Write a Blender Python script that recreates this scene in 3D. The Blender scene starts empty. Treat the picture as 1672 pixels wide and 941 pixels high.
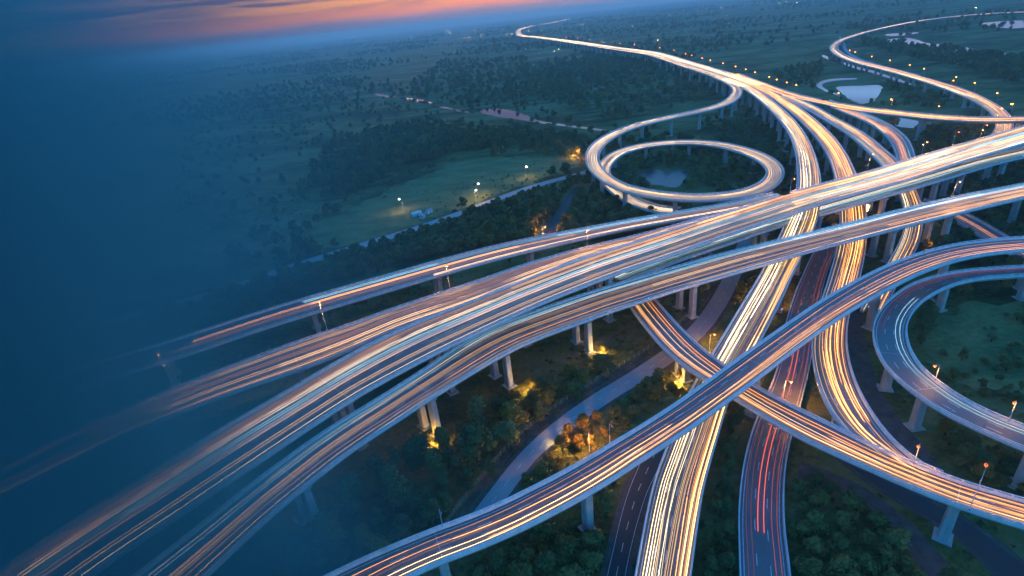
import bpy, math, random
import numpy as np
from mathutils import Matrix, Vector

# ------------------------------------------------------------------ camera
scn = bpy.context.scene
COL = scn.collection
rad = math.radians
CAM_H = 143.0                                   # drone height in metres
cam_d = bpy.data.cameras.new('camera'); cam = bpy.data.objects.new('camera', cam_d); COL.objects.link(cam)
cam_d.sensor_width = 36.0; cam_d.lens = 36.0*880/1672; cam_d.clip_start = 1.0; cam_d.clip_end = 80000.0
pitch, roll = rad(26.7), rad(6.3)
fwd = Vector((0, math.cos(pitch), -math.sin(pitch))); upl = Vector((0, math.sin(pitch), math.cos(pitch))); rx = Vector((1, 0, 0))
rgt = rx*math.cos(roll) - upl*math.sin(roll); upv = rx*math.sin(roll) + upl*math.cos(roll)
m3 = Matrix((rgt, upv, -fwd)).transposed()
cam.matrix_world = Matrix.Translation((0, 0, CAM_H)) @ m3.to_4x4()
scn.camera = cam

# ------------------------------------------------------------------ sky, sun, exposure
SUN_EL, SUN_AZ = 1.5, -7.0                      # sun just on the horizon, a little left of the view axis
SKY_STRENGTH = 0.11
world = bpy.data.worlds.new('World'); scn.world = world; world.use_nodes = True
nt = world.node_tree; nt.nodes.clear()
def N(t, kind, **kw):
    n = t.nodes.new(kind)
    for k, v in kw.items(): setattr(n, k, v)
    return n
def mth(t, op, a, b=None, clamp=False):
    n = N(t, 'ShaderNodeMath', operation=op); n.use_clamp = clamp
    for i, v in enumerate((a, b)):
        if v is None: continue
        if isinstance(v, (int, float)): n.inputs[i].default_value = v
        else: t.links.new(v, n.inputs[i])
    return n.outputs[0]
def mixc(t, fac, a, b, mode='MIX'):
    n = N(t, 'ShaderNodeMix', data_type='RGBA', blend_type=mode)
    for i, v in ((0, fac), (6, a), (7, b)):
        if isinstance(v, (int, float)): n.inputs[i].default_value = v
        elif isinstance(v, tuple): n.inputs[i].default_value = v if len(v) == 4 else (*v, 1)
        else: t.links.new(v, n.inputs[i])
    return n.outputs[2]
def ramp(t, fac, stops, interp='LINEAR'):
    n = N(t, 'ShaderNodeValToRGB'); cr = n.color_ramp; cr.interpolation = interp
    while len(cr.elements) < len(stops): cr.elements.new(0.5)
    for e, (p, c) in zip(cr.elements, stops):
        e.position = p; e.color = c if len(c) == 4 else (*c, 1)
    t.links.new(fac, n.inputs[0]); return n.outputs[0]
def noise(t, vec, scale, detail=4, rough=.55, dist=0):
    n = N(t, 'ShaderNodeTexNoise'); n.inputs['Scale'].default_value = scale; n.inputs['Detail'].default_value = detail
    n.inputs['Roughness'].default_value = rough; n.inputs['Distortion'].default_value = dist
    if vec is not None: t.links.new(vec, n.inputs['Vector'])
    return n.outputs[0]
def mapping(t, vec, scale=(1, 1, 1), rot=(0, 0, 0), loc=(0, 0, 0)):
    n = N(t, 'ShaderNodeMapping'); n.inputs['Scale'].default_value = scale; n.inputs['Rotation'].default_value = rot; n.inputs['Location'].default_value = loc
    t.links.new(vec, n.inputs[0]); return n.outputs[0]

sky = N(nt, 'ShaderNodeTexSky', sky_type='NISHITA'); sky.sun_disc = False
sky.sun_elevation = rad(SUN_EL); sky.sun_rotation = rad(SUN_AZ); sky.altitude = 100; sky.air_density = 1.0; sky.dust_density = 1.0; sky.ozone_density = 4.0
tc = N(nt, 'ShaderNodeTexCoord'); sep = N(nt, 'ShaderNodeSeparateXYZ'); nt.links.new(tc.outputs['Generated'], sep.inputs[0])
elev = sep.outputs[2]
# the sunset band low over the horizon, bright only round the sun's azimuth
az = mth(nt, 'ARCTAN2', sep.outputs[0], sep.outputs[1])
azd = mth(nt, 'ABSOLUTE', mth(nt, 'SUBTRACT', az, rad(12)))
azf = ramp(nt, mth(nt, 'SUBTRACT', 1.0, mth(nt, 'MULTIPLY', azd, .75), True), [(.0, (0, 0, 0)), (.40, (1, 1, 1)), (1, (1, 1, 1))])
azb = ramp(nt, mth(nt, 'SUBTRACT', 1.0, mth(nt, 'MULTIPLY', azd, .85), True), [(0, (.16, .20, .30)), (.45, (.38, .38, .46)), (.75, (.85, .80, .80)), (1, (1.1, 1, .95))])
warp = noise(nt, mapping(nt, tc.outputs['Generated'], (2.2, 2.2, 26)), 2.0, 6, .6)
elw = mth(nt, 'ADD', elev, mth(nt, 'MULTIPLY', mth(nt, 'SUBTRACT', warp, .5), .016))
glow = ramp(nt, mth(nt, 'MULTIPLY', elw, 4.0, True),
            [(0.0, (.16, .20, .36)), (.055, (.30, .24, .36)), (.10, (.92, .33, .22)), (.17, (1.08, .47, .20)), (.27, (.74, .41, .31)), (.45, (.36, .33, .48)), (.7, (.36, .46, .66)), (1.0, (.26, .42, .62))])
cl = noise(nt, mapping(nt, tc.outputs['Generated'], (2.6, 1.6, 44), (rad(2), rad(-2), 0)), 1.7, 7, .58, .3)
clf = ramp(nt, cl, [(.41, (0, 0, 0)), (.54, (1, 1, 1))])
clm = mth(nt, 'MULTIPLY', clf, ramp(nt, mth(nt, 'MULTIPLY', elev, 4.0, True), [(.08, (0, 0, 0)), (.2, (1, 1, 1)), (.7, (1, 1, 1)), (1, (.2, .2, .2))]))
glow = mixc(nt, mth(nt, 'MULTIPLY', clm, .85), glow, (.17, .135, .26))
skyc = mixc(nt, 1.0, sky.outputs[0], (.50, 1.42, 1.62), 'MULTIPLY')
glow_low = ramp(nt, mth(nt, 'MULTIPLY', elev, 2.6, True), [(0, (1, 1, 1)), (.42, (1, 1, 1)), (.75, (.6, .6, .6)), (1, (0, 0, 0))])
gf = mth(nt, 'MULTIPLY', glow_low, azf)
GLOW_GAIN = 1.25
glow_g = mixc(nt, 1.0, glow, (GLOW_GAIN, GLOW_GAIN, GLOW_GAIN), 'MULTIPLY')
azr = ramp(nt, mth(nt, 'MULTIPLY', az, 1.0, True), [(.30, (0, 0, 0)), (.55, (1.0, 1.0, 1.0))])       # unseen sky at right, brightened for the pond reflections
azb = mixc(nt, azr, azb, (1.15, 1.9, 2.3))
glow_g = mixc(nt, 1.0, glow_g, azb, 'MULTIPLY')
tot = mixc(nt, gf, skyc, glow_g)
bg = N(nt, 'ShaderNodeBackground'); bg.inputs[1].default_value = SKY_STRENGTH; nt.links.new(tot, bg.inputs[0])
wo = N(nt, 'ShaderNodeOutputWorld'); nt.links.new(bg.outputs[0], wo.inputs[0])

sun_d = bpy.data.lights.new('sun', 'SUN'); sun = bpy.data.objects.new('sun', sun_d); COL.objects.link(sun)
sun_d.energy = 0.12; sun_d.angle = rad(8); sun_d.color = (1, .62, .40)
sv = Vector((math.sin(rad(SUN_AZ))*math.cos(rad(SUN_EL)), math.cos(rad(SUN_AZ))*math.cos(rad(SUN_EL)), math.sin(rad(SUN_EL))))
sun.rotation_euler = sv.to_track_quat('Z', 'Y').to_euler()

vs = scn.view_settings; vs.view_transform = 'Standard'; vs.look = 'None'; vs.exposure = 3.25; vs.gamma = 1.0; vs.use_curve_mapping = False
cy = scn.cycles
cy.use_denoising = True; cy.max_bounces = 5; cy.diffuse_bounces = 2; cy.glossy_bounces = 2; cy.volume_bounces = 0; cy.transmission_bounces = 2
cy.sample_clamp_indirect = 4.0; cy.sample_clamp_direct = 0.0; cy.use_adaptive_sampling = True; cy.adaptive_threshold = 0.02
HAZE_DENSITY = 1.15e-4
# two banks of mist on the left, added to fade that side to blue: (near face distance, density, [(bearing slope to the left, depth of the bank)])
FADE_MIST = [(100, .023, [(.03, 0), (.131, .4), (.233, 1.4), (.334, 3.4), (.436, 8), (.537, 17), (.639, 30), (.74, 56), (.841, 98), (.943, 150), (1.044, 200), (1.146, 250), (1.247, 300), (1.349, 340), (1.45, 370), (2.2, 420), (3.5, 450)]),
        (300, .010, [(.03, 0), (.131, 4), (.233, 10), (.334, 22), (.436, 48), (.537, 88), (.639, 150), (.74, 220), (.841, 290), (.943, 360), (1.044, 425), (1.146, 490), (1.247, 550), (1.349, 615), (1.45, 680), (2.2, 760), (3.5, 780)])]

# ------------------------------------------------------------------ surveyed layout in metres: road axes (x, y, deck height, half width), lamps, water, woods
ROADS = {
 'T': [(1203.3,8305.5,20.80,21.00), (1183.0,8238.5,20.80,21.00), (1162.7,8171.5,20.80,21.00), (1142.5,8104.5,20.80,21.00), (1122.3,8037.4,20.80,21.00), (1102.2,7970.4,20.80,21.00), (1082.2,7903.3,20.80,21.00), (1062.2,7836.2,20.80,21.00), (1042.2,7769.2,20.80,21.00), (1022.2,7702.1,20.80,21.00), (1002.2,7635.0,20.80,21.00), (982.2,7567.9,20.80,21.00), (962.1,7500.8,20.80,21.00), (942.0,7433.8,20.80,21.00), (921.7,7366.8,20.80,21.00), (901.3,7299.8,20.80,21.00), (880.7,7232.9,20.80,21.00), (859.9,7166.1,20.80,21.00), (838.8,7099.4,20.80,21.00), (817.3,7032.7,20.80,21.00), (795.3,6966.3,20.80,21.00), (772.6,6900.1,20.80,21.00), (748.5,6834.3,20.80,21.00), (722.3,6769.5,20.80,21.00), (692.7,6706.0,20.80,21.00), (659.1,6644.7,20.80,21.00), (622.8,6584.8,20.80,21.00), (587.3,6524.4,20.80,21.00), (555.9,6461.9,20.80,21.00), (529.3,6397.2,20.80,21.00), (506.8,6330.9,20.80,21.00), (487.3,6263.7,20.80,21.00), (470.0,6195.9,20.80,21.00), (454.1,6127.7,20.80,20.99), (438.9,6059.4,20.80,20.98), (424.1,5991.0,20.80,20.97), (409.6,5922.5,20.80,20.95), (395.5,5853.9,20.80,20.92), (382.2,5785.2,20.80,20.87), (369.8,5716.3,20.80,20.81), (358.4,5647.2,20.80,20.73), (347.9,5578.0,20.80,20.64), (338.5,5508.7,20.80,20.55), (329.9,5439.2,20.80,20.45), (322.0,5369.6,20.80,20.34), (314.9,5300.0,20.80,20.24), (308.3,5230.3,20.80,20.13), (302.2,5160.6,20.80,20.03), (296.5,5090.8,20.80,19.93), (291.1,5021.0,20.80,19.84), (286.1,4951.2,20.80,19.76), (281.3,4881.4,20.80,19.68), (276.7,4811.5,20.80,19.60), (272.3,4741.6,20.80,19.53), (268.1,4671.8,20.80,19.47), (264.0,4601.9,20.80,19.42), (260.1,4532.0,20.80,19.37), (256.4,4462.1,20.80,19.33), (252.9,4392.2,20.80,19.30), (249.6,4322.3,20.80,19.28), (246.5,4252.3,20.80,19.28), (243.7,4182.4,20.80,19.28), (241.3,4112.4,20.80,19.31), (239.4,4042.5,20.80,19.36), (238.4,3972.5,20.80,19.44), (238.2,3902.5,20.80,19.57), (239.5,3832.5,20.80,19.74), (242.3,3762.5,20.80,19.96), (247.1,3692.7,20.80,20.22), (254.0,3623.0,20.80,20.48), (262.4,3553.6,20.80,20.71), (271.2,3484.1,20.80,20.86), (279.3,3414.6,20.80,20.94), (286.0,3344.9,20.80,20.98), (291.7,3275.1,20.80,20.99), (297.1,3205.3,20.80,21.00), (302.6,3135.6,20.80,21.00), (308.2,3065.8,20.80,21.00), (313.9,2996.0,20.80,21.00), (319.8,2926.3,20.80,21.00), (325.6,2856.5,20.80,21.00), (331.5,2786.8,20.80,21.00), (337.3,2717.0,20.80,21.00), (343.0,2647.2,20.80,21.00), (348.6,2577.5,20.80,21.00), (353.9,2507.7,20.80,21.00), (359.0,2437.8,20.81,21.00), (363.8,2368.0,20.83,21.00), (368.2,2298.2,20.86,21.00), (372.5,2228.3,20.92,21.00), (376.5,2158.4,20.99,21.00), (380.4,2088.5,21.08,21.00), (384.1,2018.6,21.19,21.00), (387.8,1948.7,21.30,21.00), (391.5,1878.8,21.42,21.00), (395.3,1808.9,21.55,21.00), (399.6,1739.0,21.70,21.00), (405.1,1669.3,21.86,21.00), (410.8,1599.5,22.01,21.00), (415.3,1529.6,22.08,20.99), (416.9,1459.7,22.10,20.90), (415.0,1390.5,22.10,20.46), (410.9,1324.4,22.10,19.72), (405.8,1261.3,22.10,19.19), (400.6,1201.0,22.10,19.02), (395.8,1143.4,22.10,19.00), (391.9,1088.2,22.10,19.00), (388.4,1035.5,22.10,19.00), (384.9,985.0,22.10,19.00), (381.3,936.7,22.10,19.00), (377.3,890.6,22.10,19.01), (372.8,846.5,22.10,19.14), (368.3,804.3,22.10,19.62), (366.5,786.2,22.10,19.91)],
 'A1': [(368.6,885.9,22.01,7.75), (363.5,842.2,22.02,7.64), (358.2,800.5,22.04,7.35), (350.9,760.9,22.05,6.99), (342.4,723.3,22.06,6.72), (333.5,687.6,22.07,6.58), (324.4,653.6,22.07,6.52), (315.4,621.2,22.07,6.50), (306.5,590.3,22.04,6.50), (297.6,560.8,21.99,6.50), (288.5,532.8,21.92,6.50), (279.2,506.3,21.84,6.50), (269.7,481.1,21.76,6.51), (260.1,457.3,21.68,6.56), (250.4,434.7,21.60,6.66), (240.7,413.3,21.49,6.85), (231.0,393.1,21.35,7.06), (221.4,373.8,21.15,7.26), (211.9,355.6,20.87,7.38), (202.4,338.4,20.58,7.44), (192.8,322.2,20.29,7.54), (183.4,306.9,19.98,7.65), (173.9,292.6,19.58,7.72), (164.3,279.1,19.01,7.68), (155.0,266.4,18.27,7.50), (145.9,254.3,17.45,7.18), (137.1,242.8,16.57,6.94), (128.6,231.9,15.62,6.94), (120.3,221.4,14.57,7.11), (112.2,211.5,13.41,7.28), (104.4,202.1,12.21,7.33), (96.8,193.0,11.09,7.29), (89.5,184.3,10.10,7.20), (82.5,175.9,9.16,7.09), (75.8,167.9,8.28,7.05), (69.6,159.9,7.63,7.15), (64.1,151.8,7.21,7.27), (59.1,143.9,6.84,7.33), (54.3,136.2,6.52,7.31), (49.7,128.7,6.27,7.32), (45.4,121.4,6.05,7.42), (41.7,114.1,5.91,7.40), (38.3,107.0,5.86,7.30), (35.1,100.0,5.85,7.17), (32.0,93.2,5.85,7.04), (29.1,86.6,5.85,6.96), (26.3,80.2,5.85,6.91), (26.0,79.6,5.85,6.91), (18.1,61.3,5.85,6.91), (10.2,42.9,5.85,6.91), (2.2,24.5,5.85,6.91)],
 'A2': [(388.8,912.8,22.04,6.73), (382.0,867.8,22.05,6.36), (375.4,824.9,22.06,6.09), (368.4,783.9,22.07,6.04), (361.1,744.8,22.06,6.22), (353.6,707.5,22.02,6.49), (345.8,671.9,21.90,6.73), (337.6,638.1,21.72,6.90), (329.2,605.9,21.50,7.01), (320.8,575.1,21.26,7.11), (312.3,545.9,20.99,7.18), (303.9,518.0,20.65,7.23), (295.5,491.4,20.22,7.23), (287.0,466.1,19.73,7.19), (278.1,442.2,19.22,7.08), (269.0,419.5,18.71,6.91), (259.7,398.1,18.13,6.84), (250.3,377.8,17.37,6.98), (241.0,358.6,16.54,7.16), (231.9,340.3,15.71,7.22), (222.8,323.0,14.86,7.19), (213.6,306.7,14.03,7.08), (204.4,291.3,13.24,6.93), (195.3,276.8,12.43,6.82), (186.2,263.1,11.67,6.77), (177.1,250.3,11.19,6.71), (168.2,238.2,11.06,6.62), (159.6,226.6,11.05,6.47), (151.2,215.6,11.10,6.28), (143.2,205.1,11.28,6.13), (135.7,194.8,11.60,6.10), (128.9,184.6,11.97,6.16), (122.9,174.6,12.41,6.23), (117.7,164.6,12.97,6.26), (113.3,154.8,13.59,6.27), (109.6,145.0,14.23,6.32), (107.0,135.4,14.75,6.27), (105.7,125.8,15.28,5.65), (106.6,116.5,15.95,3.96), (109.7,107.9,16.25,2.54), (113.8,102.8,16.56,2.50)],
 'A3': [(356.9,685.0,22.10,4.56), (352.2,649.7,22.10,5.90), (347.0,616.0,22.10,6.47), (340.4,584.1,22.04,6.32), (333.3,553.6,21.85,5.77), (326.7,524.5,21.60,5.69), (320.9,496.4,21.15,6.18), (315.1,469.6,20.39,6.48), (308.2,444.2,19.60,6.48), (300.6,420.1,18.67,6.35), (293.4,397.0,17.57,6.39), (285.3,375.4,16.33,5.92), (276.7,355.0,14.82,5.44), (267.6,335.7,13.21,5.17), (258.3,317.7,11.18,4.92), (248.2,301.1,9.00,4.61), (237.3,286.0,7.09,4.50), (225.6,272.5,5.37,4.50), (213.6,260.4,3.76,4.50), (202.0,248.9,2.65,4.50), (190.8,238.0,1.72,4.50), (180.3,227.3,1.34,4.50), (170.3,217.0,1.11,4.50), (167.4,214.0,1.04,4.50)],
 'A4': [(376.9,626.0,21.45,5.50), (370.9,592.8,21.11,6.68), (365.5,561.0,20.67,6.75), (362.3,530.2,19.79,6.75), (357.3,500.9,18.67,6.75), (349.4,473.5,17.60,6.75), (339.2,448.1,16.70,6.75), (327.0,425.0,15.95,6.36), (314.2,403.5,15.36,6.02), (301.5,383.2,14.88,5.87), (288.9,364.1,14.39,5.85), (286.6,360.7,14.30,5.87)],
 'B': [(399.2,924.6,22.05,6.33), (392.7,878.9,22.05,6.10), (386.5,835.2,22.06,6.01), (380.5,793.4,22.07,6.16), (374.2,753.5,22.07,6.86), (368.7,715.2,22.08,7.90), (365.8,678.4,22.09,8.37), (366.4,642.9,22.05,7.58), (369.4,608.9,21.88,6.68), (373.9,576.4,21.68,8.06), (382.1,545.7,21.44,8.50), (394.3,517.5,21.15,8.50), (408.0,490.6,20.84,8.50), (426.8,468.3,20.80,8.50), (452.5,454.3,20.80,8.50), (478.3,439.4,20.80,8.50), (487.2,434.3,20.80,8.50), (504.5,424.3,20.80,8.50), (521.8,414.3,20.80,8.50), (539.1,404.3,20.80,8.50), (556.5,394.3,20.80,8.50), (573.8,384.3,20.80,8.50), (591.1,374.3,20.80,8.50), (608.4,364.3,20.80,8.50), (625.8,354.3,20.80,8.50), (643.1,344.3,20.80,8.50), (660.4,334.3,20.80,8.50)],
 'C': [(1569.2,1686.7,5.20,8.50), (1543.8,1751.8,5.21,8.50), (1485.8,1786.9,5.42,8.50), (1416.2,1791.1,5.77,8.50), (1347.9,1776.3,6.05,8.50), (1283.9,1748.1,6.28,8.50), (1223.4,1713.1,6.50,8.50), (1165.0,1674.4,6.77,8.50), (1108.3,1633.4,7.07,8.50), (1053.0,1590.4,7.37,8.50), (999.8,1545.0,7.66,8.50), (948.4,1497.5,7.92,8.50), (898.3,1448.6,8.17,8.50), (852.8,1395.4,8.35,8.50), (811.5,1339.0,8.49,8.50), (773.4,1280.2,8.60,8.50), (740.7,1220.4,8.72,8.50), (712.8,1161.5,8.86,8.50), (688.6,1104.2,9.04,8.50), (668.6,1048.3,9.28,8.50), (651.4,994.1,9.56,8.50), (636.4,941.9,9.90,8.50), (624.2,891.4,10.30,8.49), (611.4,843.3,10.71,8.30), (597.9,797.6,11.11,7.64), (584.3,754.0,11.49,7.05), (571.1,712.3,11.81,7.34), (558.1,672.5,12.04,8.04), (544.3,634.8,12.24,8.07), (529.7,599.2,12.34,7.28), (513.9,566.0,12.35,6.70), (497.4,534.9,12.35,6.53), (479.2,506.6,12.35,6.34), (459.8,480.9,12.35,6.21), (439.0,458.3,12.35,6.09), (417.7,437.9,12.35,6.02), (397.1,418.9,12.35,6.00), (377.2,400.9,12.35,6.00), (373.3,397.4,12.35,6.00)],
 'E': [(365.4,918.5,21.97,5.75), (360.2,873.5,21.88,5.81), (353.8,830.6,21.80,5.97), (344.9,790.2,21.73,6.25), (331.5,753.0,21.66,6.59), (314.3,719.3,21.60,6.90), (294.7,689.0,21.51,7.14), (270.9,664.1,21.36,7.24), (242.4,647.5,21.12,7.25), (212.8,635.3,20.84,7.25), (184.1,623.9,20.56,7.25), (157.7,609.5,20.28,7.25), (136.0,590.0,20.07,7.25), (118.4,568.2,19.90,7.23), (104.4,545.1,19.76,7.14), (94.3,521.3,19.64,6.90), (87.6,497.5,19.54,6.57), (83.6,474.2,19.45,6.22), (82.2,451.7,19.35,5.94), (83.3,430.1,19.23,5.81), (86.6,409.7,19.08,5.82), (92.8,390.9,18.88,6.15), (103.6,375.1,18.61,6.88), (117.4,362.8,18.29,7.18), (133.5,354.3,17.94,7.21), (151.4,352.1,17.53,7.25), (169.3,355.9,17.00,7.20), (185.3,365.6,16.57,6.90), (198.7,379.7,16.30,6.45), (209.3,396.9,16.14,6.29), (216.4,416.8,16.01,6.53), (219.9,438.6,15.85,6.93), (219.5,461.6,15.63,7.18), (215.6,485.2,15.31,7.24), (207.5,508.6,14.84,7.25), (192.2,528.9,14.20,7.25), (169.2,540.9,13.47,7.25), (143.0,542.5,12.42,7.24), (120.2,530.5,11.19,7.07), (105.4,510.0,10.37,6.62), (96.3,487.5,9.84,6.19), (91.7,464.7,9.43,5.92), (90.8,442.5,9.05,5.80), (92.3,421.2,8.64,5.83), (96.4,401.3,8.19,6.05), (102.8,382.7,7.78,6.56), (113.0,367.0,7.44,6.97), (126.0,359.7,7.15,6.59)],
 'M': [(-191.9,6.8,23.40,12.50), (-181.0,23.5,23.40,12.50), (-170.0,40.2,23.40,12.50), (-159.1,57.0,23.40,12.50), (-148.2,73.7,23.40,12.50), (-137.2,90.5,23.40,12.50), (-132.1,98.3,23.40,12.50), (-126.7,106.0,23.40,12.55), (-120.8,113.4,23.44,12.73), (-114.6,120.4,23.57,12.96), (-108.4,127.6,23.74,13.23), (-102.2,134.8,23.89,13.44), (-95.8,141.9,24.04,13.46), (-89.3,149.0,24.18,13.32), (-82.6,156.1,24.31,13.09), (-75.9,163.2,24.43,12.96), (-69.0,170.5,24.55,13.16), (-61.7,177.4,24.68,13.55), (-53.9,184.1,24.86,13.85), (-45.7,190.5,25.06,13.93), (-37.1,196.6,25.27,13.78), (-28.0,202.3,25.47,13.39), (-18.7,208.0,25.68,12.94), (-9.3,213.8,25.87,12.65), (0.3,219.6,26.07,12.54), (10.3,225.4,26.26,12.55), (20.6,231.0,26.45,12.60), (31.2,236.6,26.63,12.68), (42.1,242.1,26.82,12.74), (53.5,247.3,27.01,12.71), (65.3,252.2,27.20,12.62), (77.4,257.4,27.38,12.55), (89.7,262.9,27.57,12.54), (102.3,268.7,27.75,12.62), (115.3,274.6,27.93,12.74), (128.8,280.3,28.11,12.80), (142.7,286.1,28.28,12.72), (157.1,292.3,28.44,12.60), (171.8,298.8,28.54,12.53), (187.2,305.3,28.59,12.50), (203.4,311.2,28.60,12.50), (220.3,316.8,28.60,12.50), (237.6,323.1,28.60,12.50), (255.3,330.3,28.60,12.50), (273.5,338.1,28.60,12.50), (292.4,346.1,28.60,12.50), (312.2,354.1,28.60,12.51), (332.9,362.2,28.60,12.56), (354.4,370.7,28.60,12.68), (376.6,379.7,28.60,12.91), (399.7,389.2,28.60,13.22), (423.6,399.3,28.60,13.59), (448.6,409.8,28.60,13.97), (450.7,410.7,28.60,14.00), (469.1,418.5,28.60,14.00), (487.5,426.3,28.60,14.00), (506.0,434.0,28.60,14.00), (524.4,441.8,28.60,14.00), (542.8,449.6,28.60,14.00), (561.2,457.4,28.60,14.00), (579.7,465.2,28.60,14.00), (598.1,472.9,28.60,14.00), (616.5,480.7,28.60,14.00), (634.9,488.5,28.60,14.00), (653.4,496.3,28.60,14.00), (671.8,504.0,28.60,14.00)],
 'M1': [(-249.5,87.0,20.80,11.03), (-233.4,98.8,20.80,11.03), (-217.3,110.6,20.80,11.03), (-201.1,122.5,20.80,11.03), (-191.4,129.6,20.80,10.50), (-182.0,137.1,20.80,10.34), (-173.2,144.9,20.80,10.34), (-164.9,153.2,20.80,9.99), (-156.5,161.3,20.86,9.55), (-146.9,168.1,20.95,9.64), (-137.2,174.4,21.04,9.97), (-127.5,180.7,21.21,10.22), (-117.4,186.3,21.44,10.66), (-107.1,191.5,21.65,11.33), (-96.8,196.5,21.90,11.91), (-86.5,201.5,22.20,11.84), (-76.2,206.7,22.52,10.99), (-66.3,212.5,22.83,10.00), (-56.4,218.5,23.14,9.43), (-45.8,223.6,23.47,9.32), (-34.9,228.2,23.82,9.32), (-24.1,233.2,24.15,9.09), (-13.2,238.5,24.47,8.60), (-2.4,244.2,24.77,8.12), (8.6,250.1,25.03,7.65), (20.1,255.5,25.29,6.93), (32.0,260.7,25.55,6.00), (44.3,265.5,25.80,5.16), (57.1,269.7,26.06,4.47), (70.3,273.8,26.30,3.80), (83.5,278.3,26.53,3.14), (97.0,283.3,26.76,2.65), (110.8,288.7,26.99,2.39), (122.3,293.3,27.17,2.28)],
 'R1': [(-307.1,140.3,14.95,10.50), (-290.1,150.8,14.95,10.50), (-273.1,161.3,14.95,10.50), (-256.1,171.8,14.95,10.50), (-243.2,179.7,14.95,10.50), (-230.6,187.7,14.95,10.50), (-218.3,195.6,14.95,10.50), (-207.1,204.7,14.95,10.50), (-195.3,212.9,14.95,10.50), (-182.6,219.6,14.95,10.50), (-169.9,225.8,14.95,10.50), (-157.4,232.3,14.95,10.50), (-145.3,239.3,14.99,10.50), (-133.2,246.1,15.13,10.50), (-120.7,252.2,15.33,10.50), (-108.0,257.9,15.52,10.50), (-95.2,263.4,15.71,10.50), (-82.3,268.8,15.89,10.49), (-69.4,274.2,16.08,10.44), (-56.4,279.5,16.33,10.32), (-43.1,284.5,16.74,10.19), (-29.6,289.1,17.23,10.07), (-15.9,293.4,17.73,9.96), (-1.9,297.2,18.27,9.76), (12.5,300.0,18.89,9.33), (27.1,302.2,19.55,8.66), (41.8,304.2,20.22,7.87), (56.8,306.4,20.94,7.11), (71.9,308.1,21.74,6.60), (87.4,308.8,22.60,6.47), (103.0,309.0,23.47,6.42), (118.9,309.4,24.28,6.19), (135.0,310.3,25.02,6.03), (151.2,312.3,25.72,6.00), (167.6,315.8,26.39,6.00), (174.0,317.2,26.65,6.00)],
 'P': [(-140.6,14.7,23.40,8.90), (-130.8,32.1,23.40,8.90), (-120.9,49.6,23.40,8.90), (-111.1,67.0,23.40,8.90), (-101.3,84.4,23.40,8.90), (-97.2,91.6,23.02,8.82), (-93.0,98.7,22.67,8.52), (-88.7,105.9,22.35,8.17), (-84.4,113.2,22.06,8.02), (-79.8,120.5,21.78,8.00), (-74.8,127.5,21.52,8.00), (-69.6,134.6,21.27,8.00), (-63.9,141.5,21.03,8.00), (-57.6,148.1,20.84,8.00), (-51.0,154.5,20.69,8.00), (-44.4,161.1,20.58,8.05), (-37.7,167.7,20.48,8.27), (-30.8,174.5,20.39,8.75), (-23.8,181.5,20.29,9.40), (-16.5,188.4,20.22,10.02), (-8.5,194.9,20.17,10.37), (0.4,200.5,20.15,10.48), (10.0,205.3,20.15,10.50), (19.9,209.9,20.15,10.50), (30.1,214.5,20.15,10.50), (40.5,219.1,20.15,10.49), (51.3,223.2,20.17,10.46), (62.5,227.3,20.22,10.37), (73.9,231.4,20.29,10.31), (85.7,235.3,20.39,10.36), (97.8,239.2,20.48,10.45), (110.2,243.2,20.58,10.44), (123.0,247.0,20.67,10.25), (136.3,250.8,20.77,9.88), (149.9,254.7,20.87,9.52), (164.0,258.5,20.97,9.31), (178.5,262.3,21.07,9.25), (193.5,266.3,21.17,9.27), (208.9,270.5,21.27,9.37), (224.9,274.9,21.36,9.51), (241.4,279.2,21.43,9.63), (258.6,283.5,21.45,9.63), (276.5,287.6,21.45,9.44), (295.1,291.5,21.45,9.03), (314.4,295.3,21.45,8.54), (334.5,299.0,21.45,8.15), (344.2,300.8,21.45,8.00), (363.9,304.5,21.45,8.00), (383.6,308.1,21.45,8.00), (403.2,311.8,21.45,8.00), (422.9,315.5,21.45,8.00), (442.6,319.1,21.45,8.00), (462.2,322.8,21.45,8.00), (481.9,326.4,21.45,8.00), (501.5,330.1,21.45,8.00), (521.2,333.7,21.45,8.00), (540.9,337.4,21.45,8.00), (560.5,341.1,21.45,8.00), (580.2,344.7,21.45,8.00)],
 'N': [(52.3,242.1,20.02,7.25), (63.2,248.5,19.94,7.05), (74.7,254.5,19.85,6.88), (86.6,260.4,19.76,6.77), (99.0,266.2,19.67,6.82), (111.9,271.9,19.58,6.80), (125.1,278.1,19.49,6.69), (138.6,284.5,19.39,6.74), (152.7,290.8,19.28,6.99), (167.5,296.9,19.17,7.32), (182.9,302.9,19.06,7.74), (198.8,309.0,18.94,8.07), (215.3,315.2,18.86,8.18), (232.4,321.5,18.85,8.16), (250.2,328.0,18.85,8.26), (268.6,334.8,18.85,8.47), (287.6,341.9,18.85,8.50), (307.3,349.6,18.85,8.50), (327.7,357.3,18.85,8.50), (349.3,364.7,18.85,8.50), (372.2,370.7,18.85,8.50), (395.5,378.2,18.85,8.50), (419.7,386.5,18.85,8.50), (435.8,392.0,18.85,8.50), (454.7,398.5,18.85,8.50), (473.6,405.0,18.85,8.50), (492.5,411.6,18.85,8.50), (511.4,418.1,18.85,8.50), (530.4,424.6,18.85,8.50), (549.3,431.1,18.85,8.50), (568.2,437.6,18.85,8.50), (587.1,444.1,18.85,8.50), (606.0,450.6,18.85,8.50), (624.9,457.1,18.85,8.50), (643.8,463.7,18.85,8.50), (662.7,470.2,18.85,8.50)],
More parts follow.
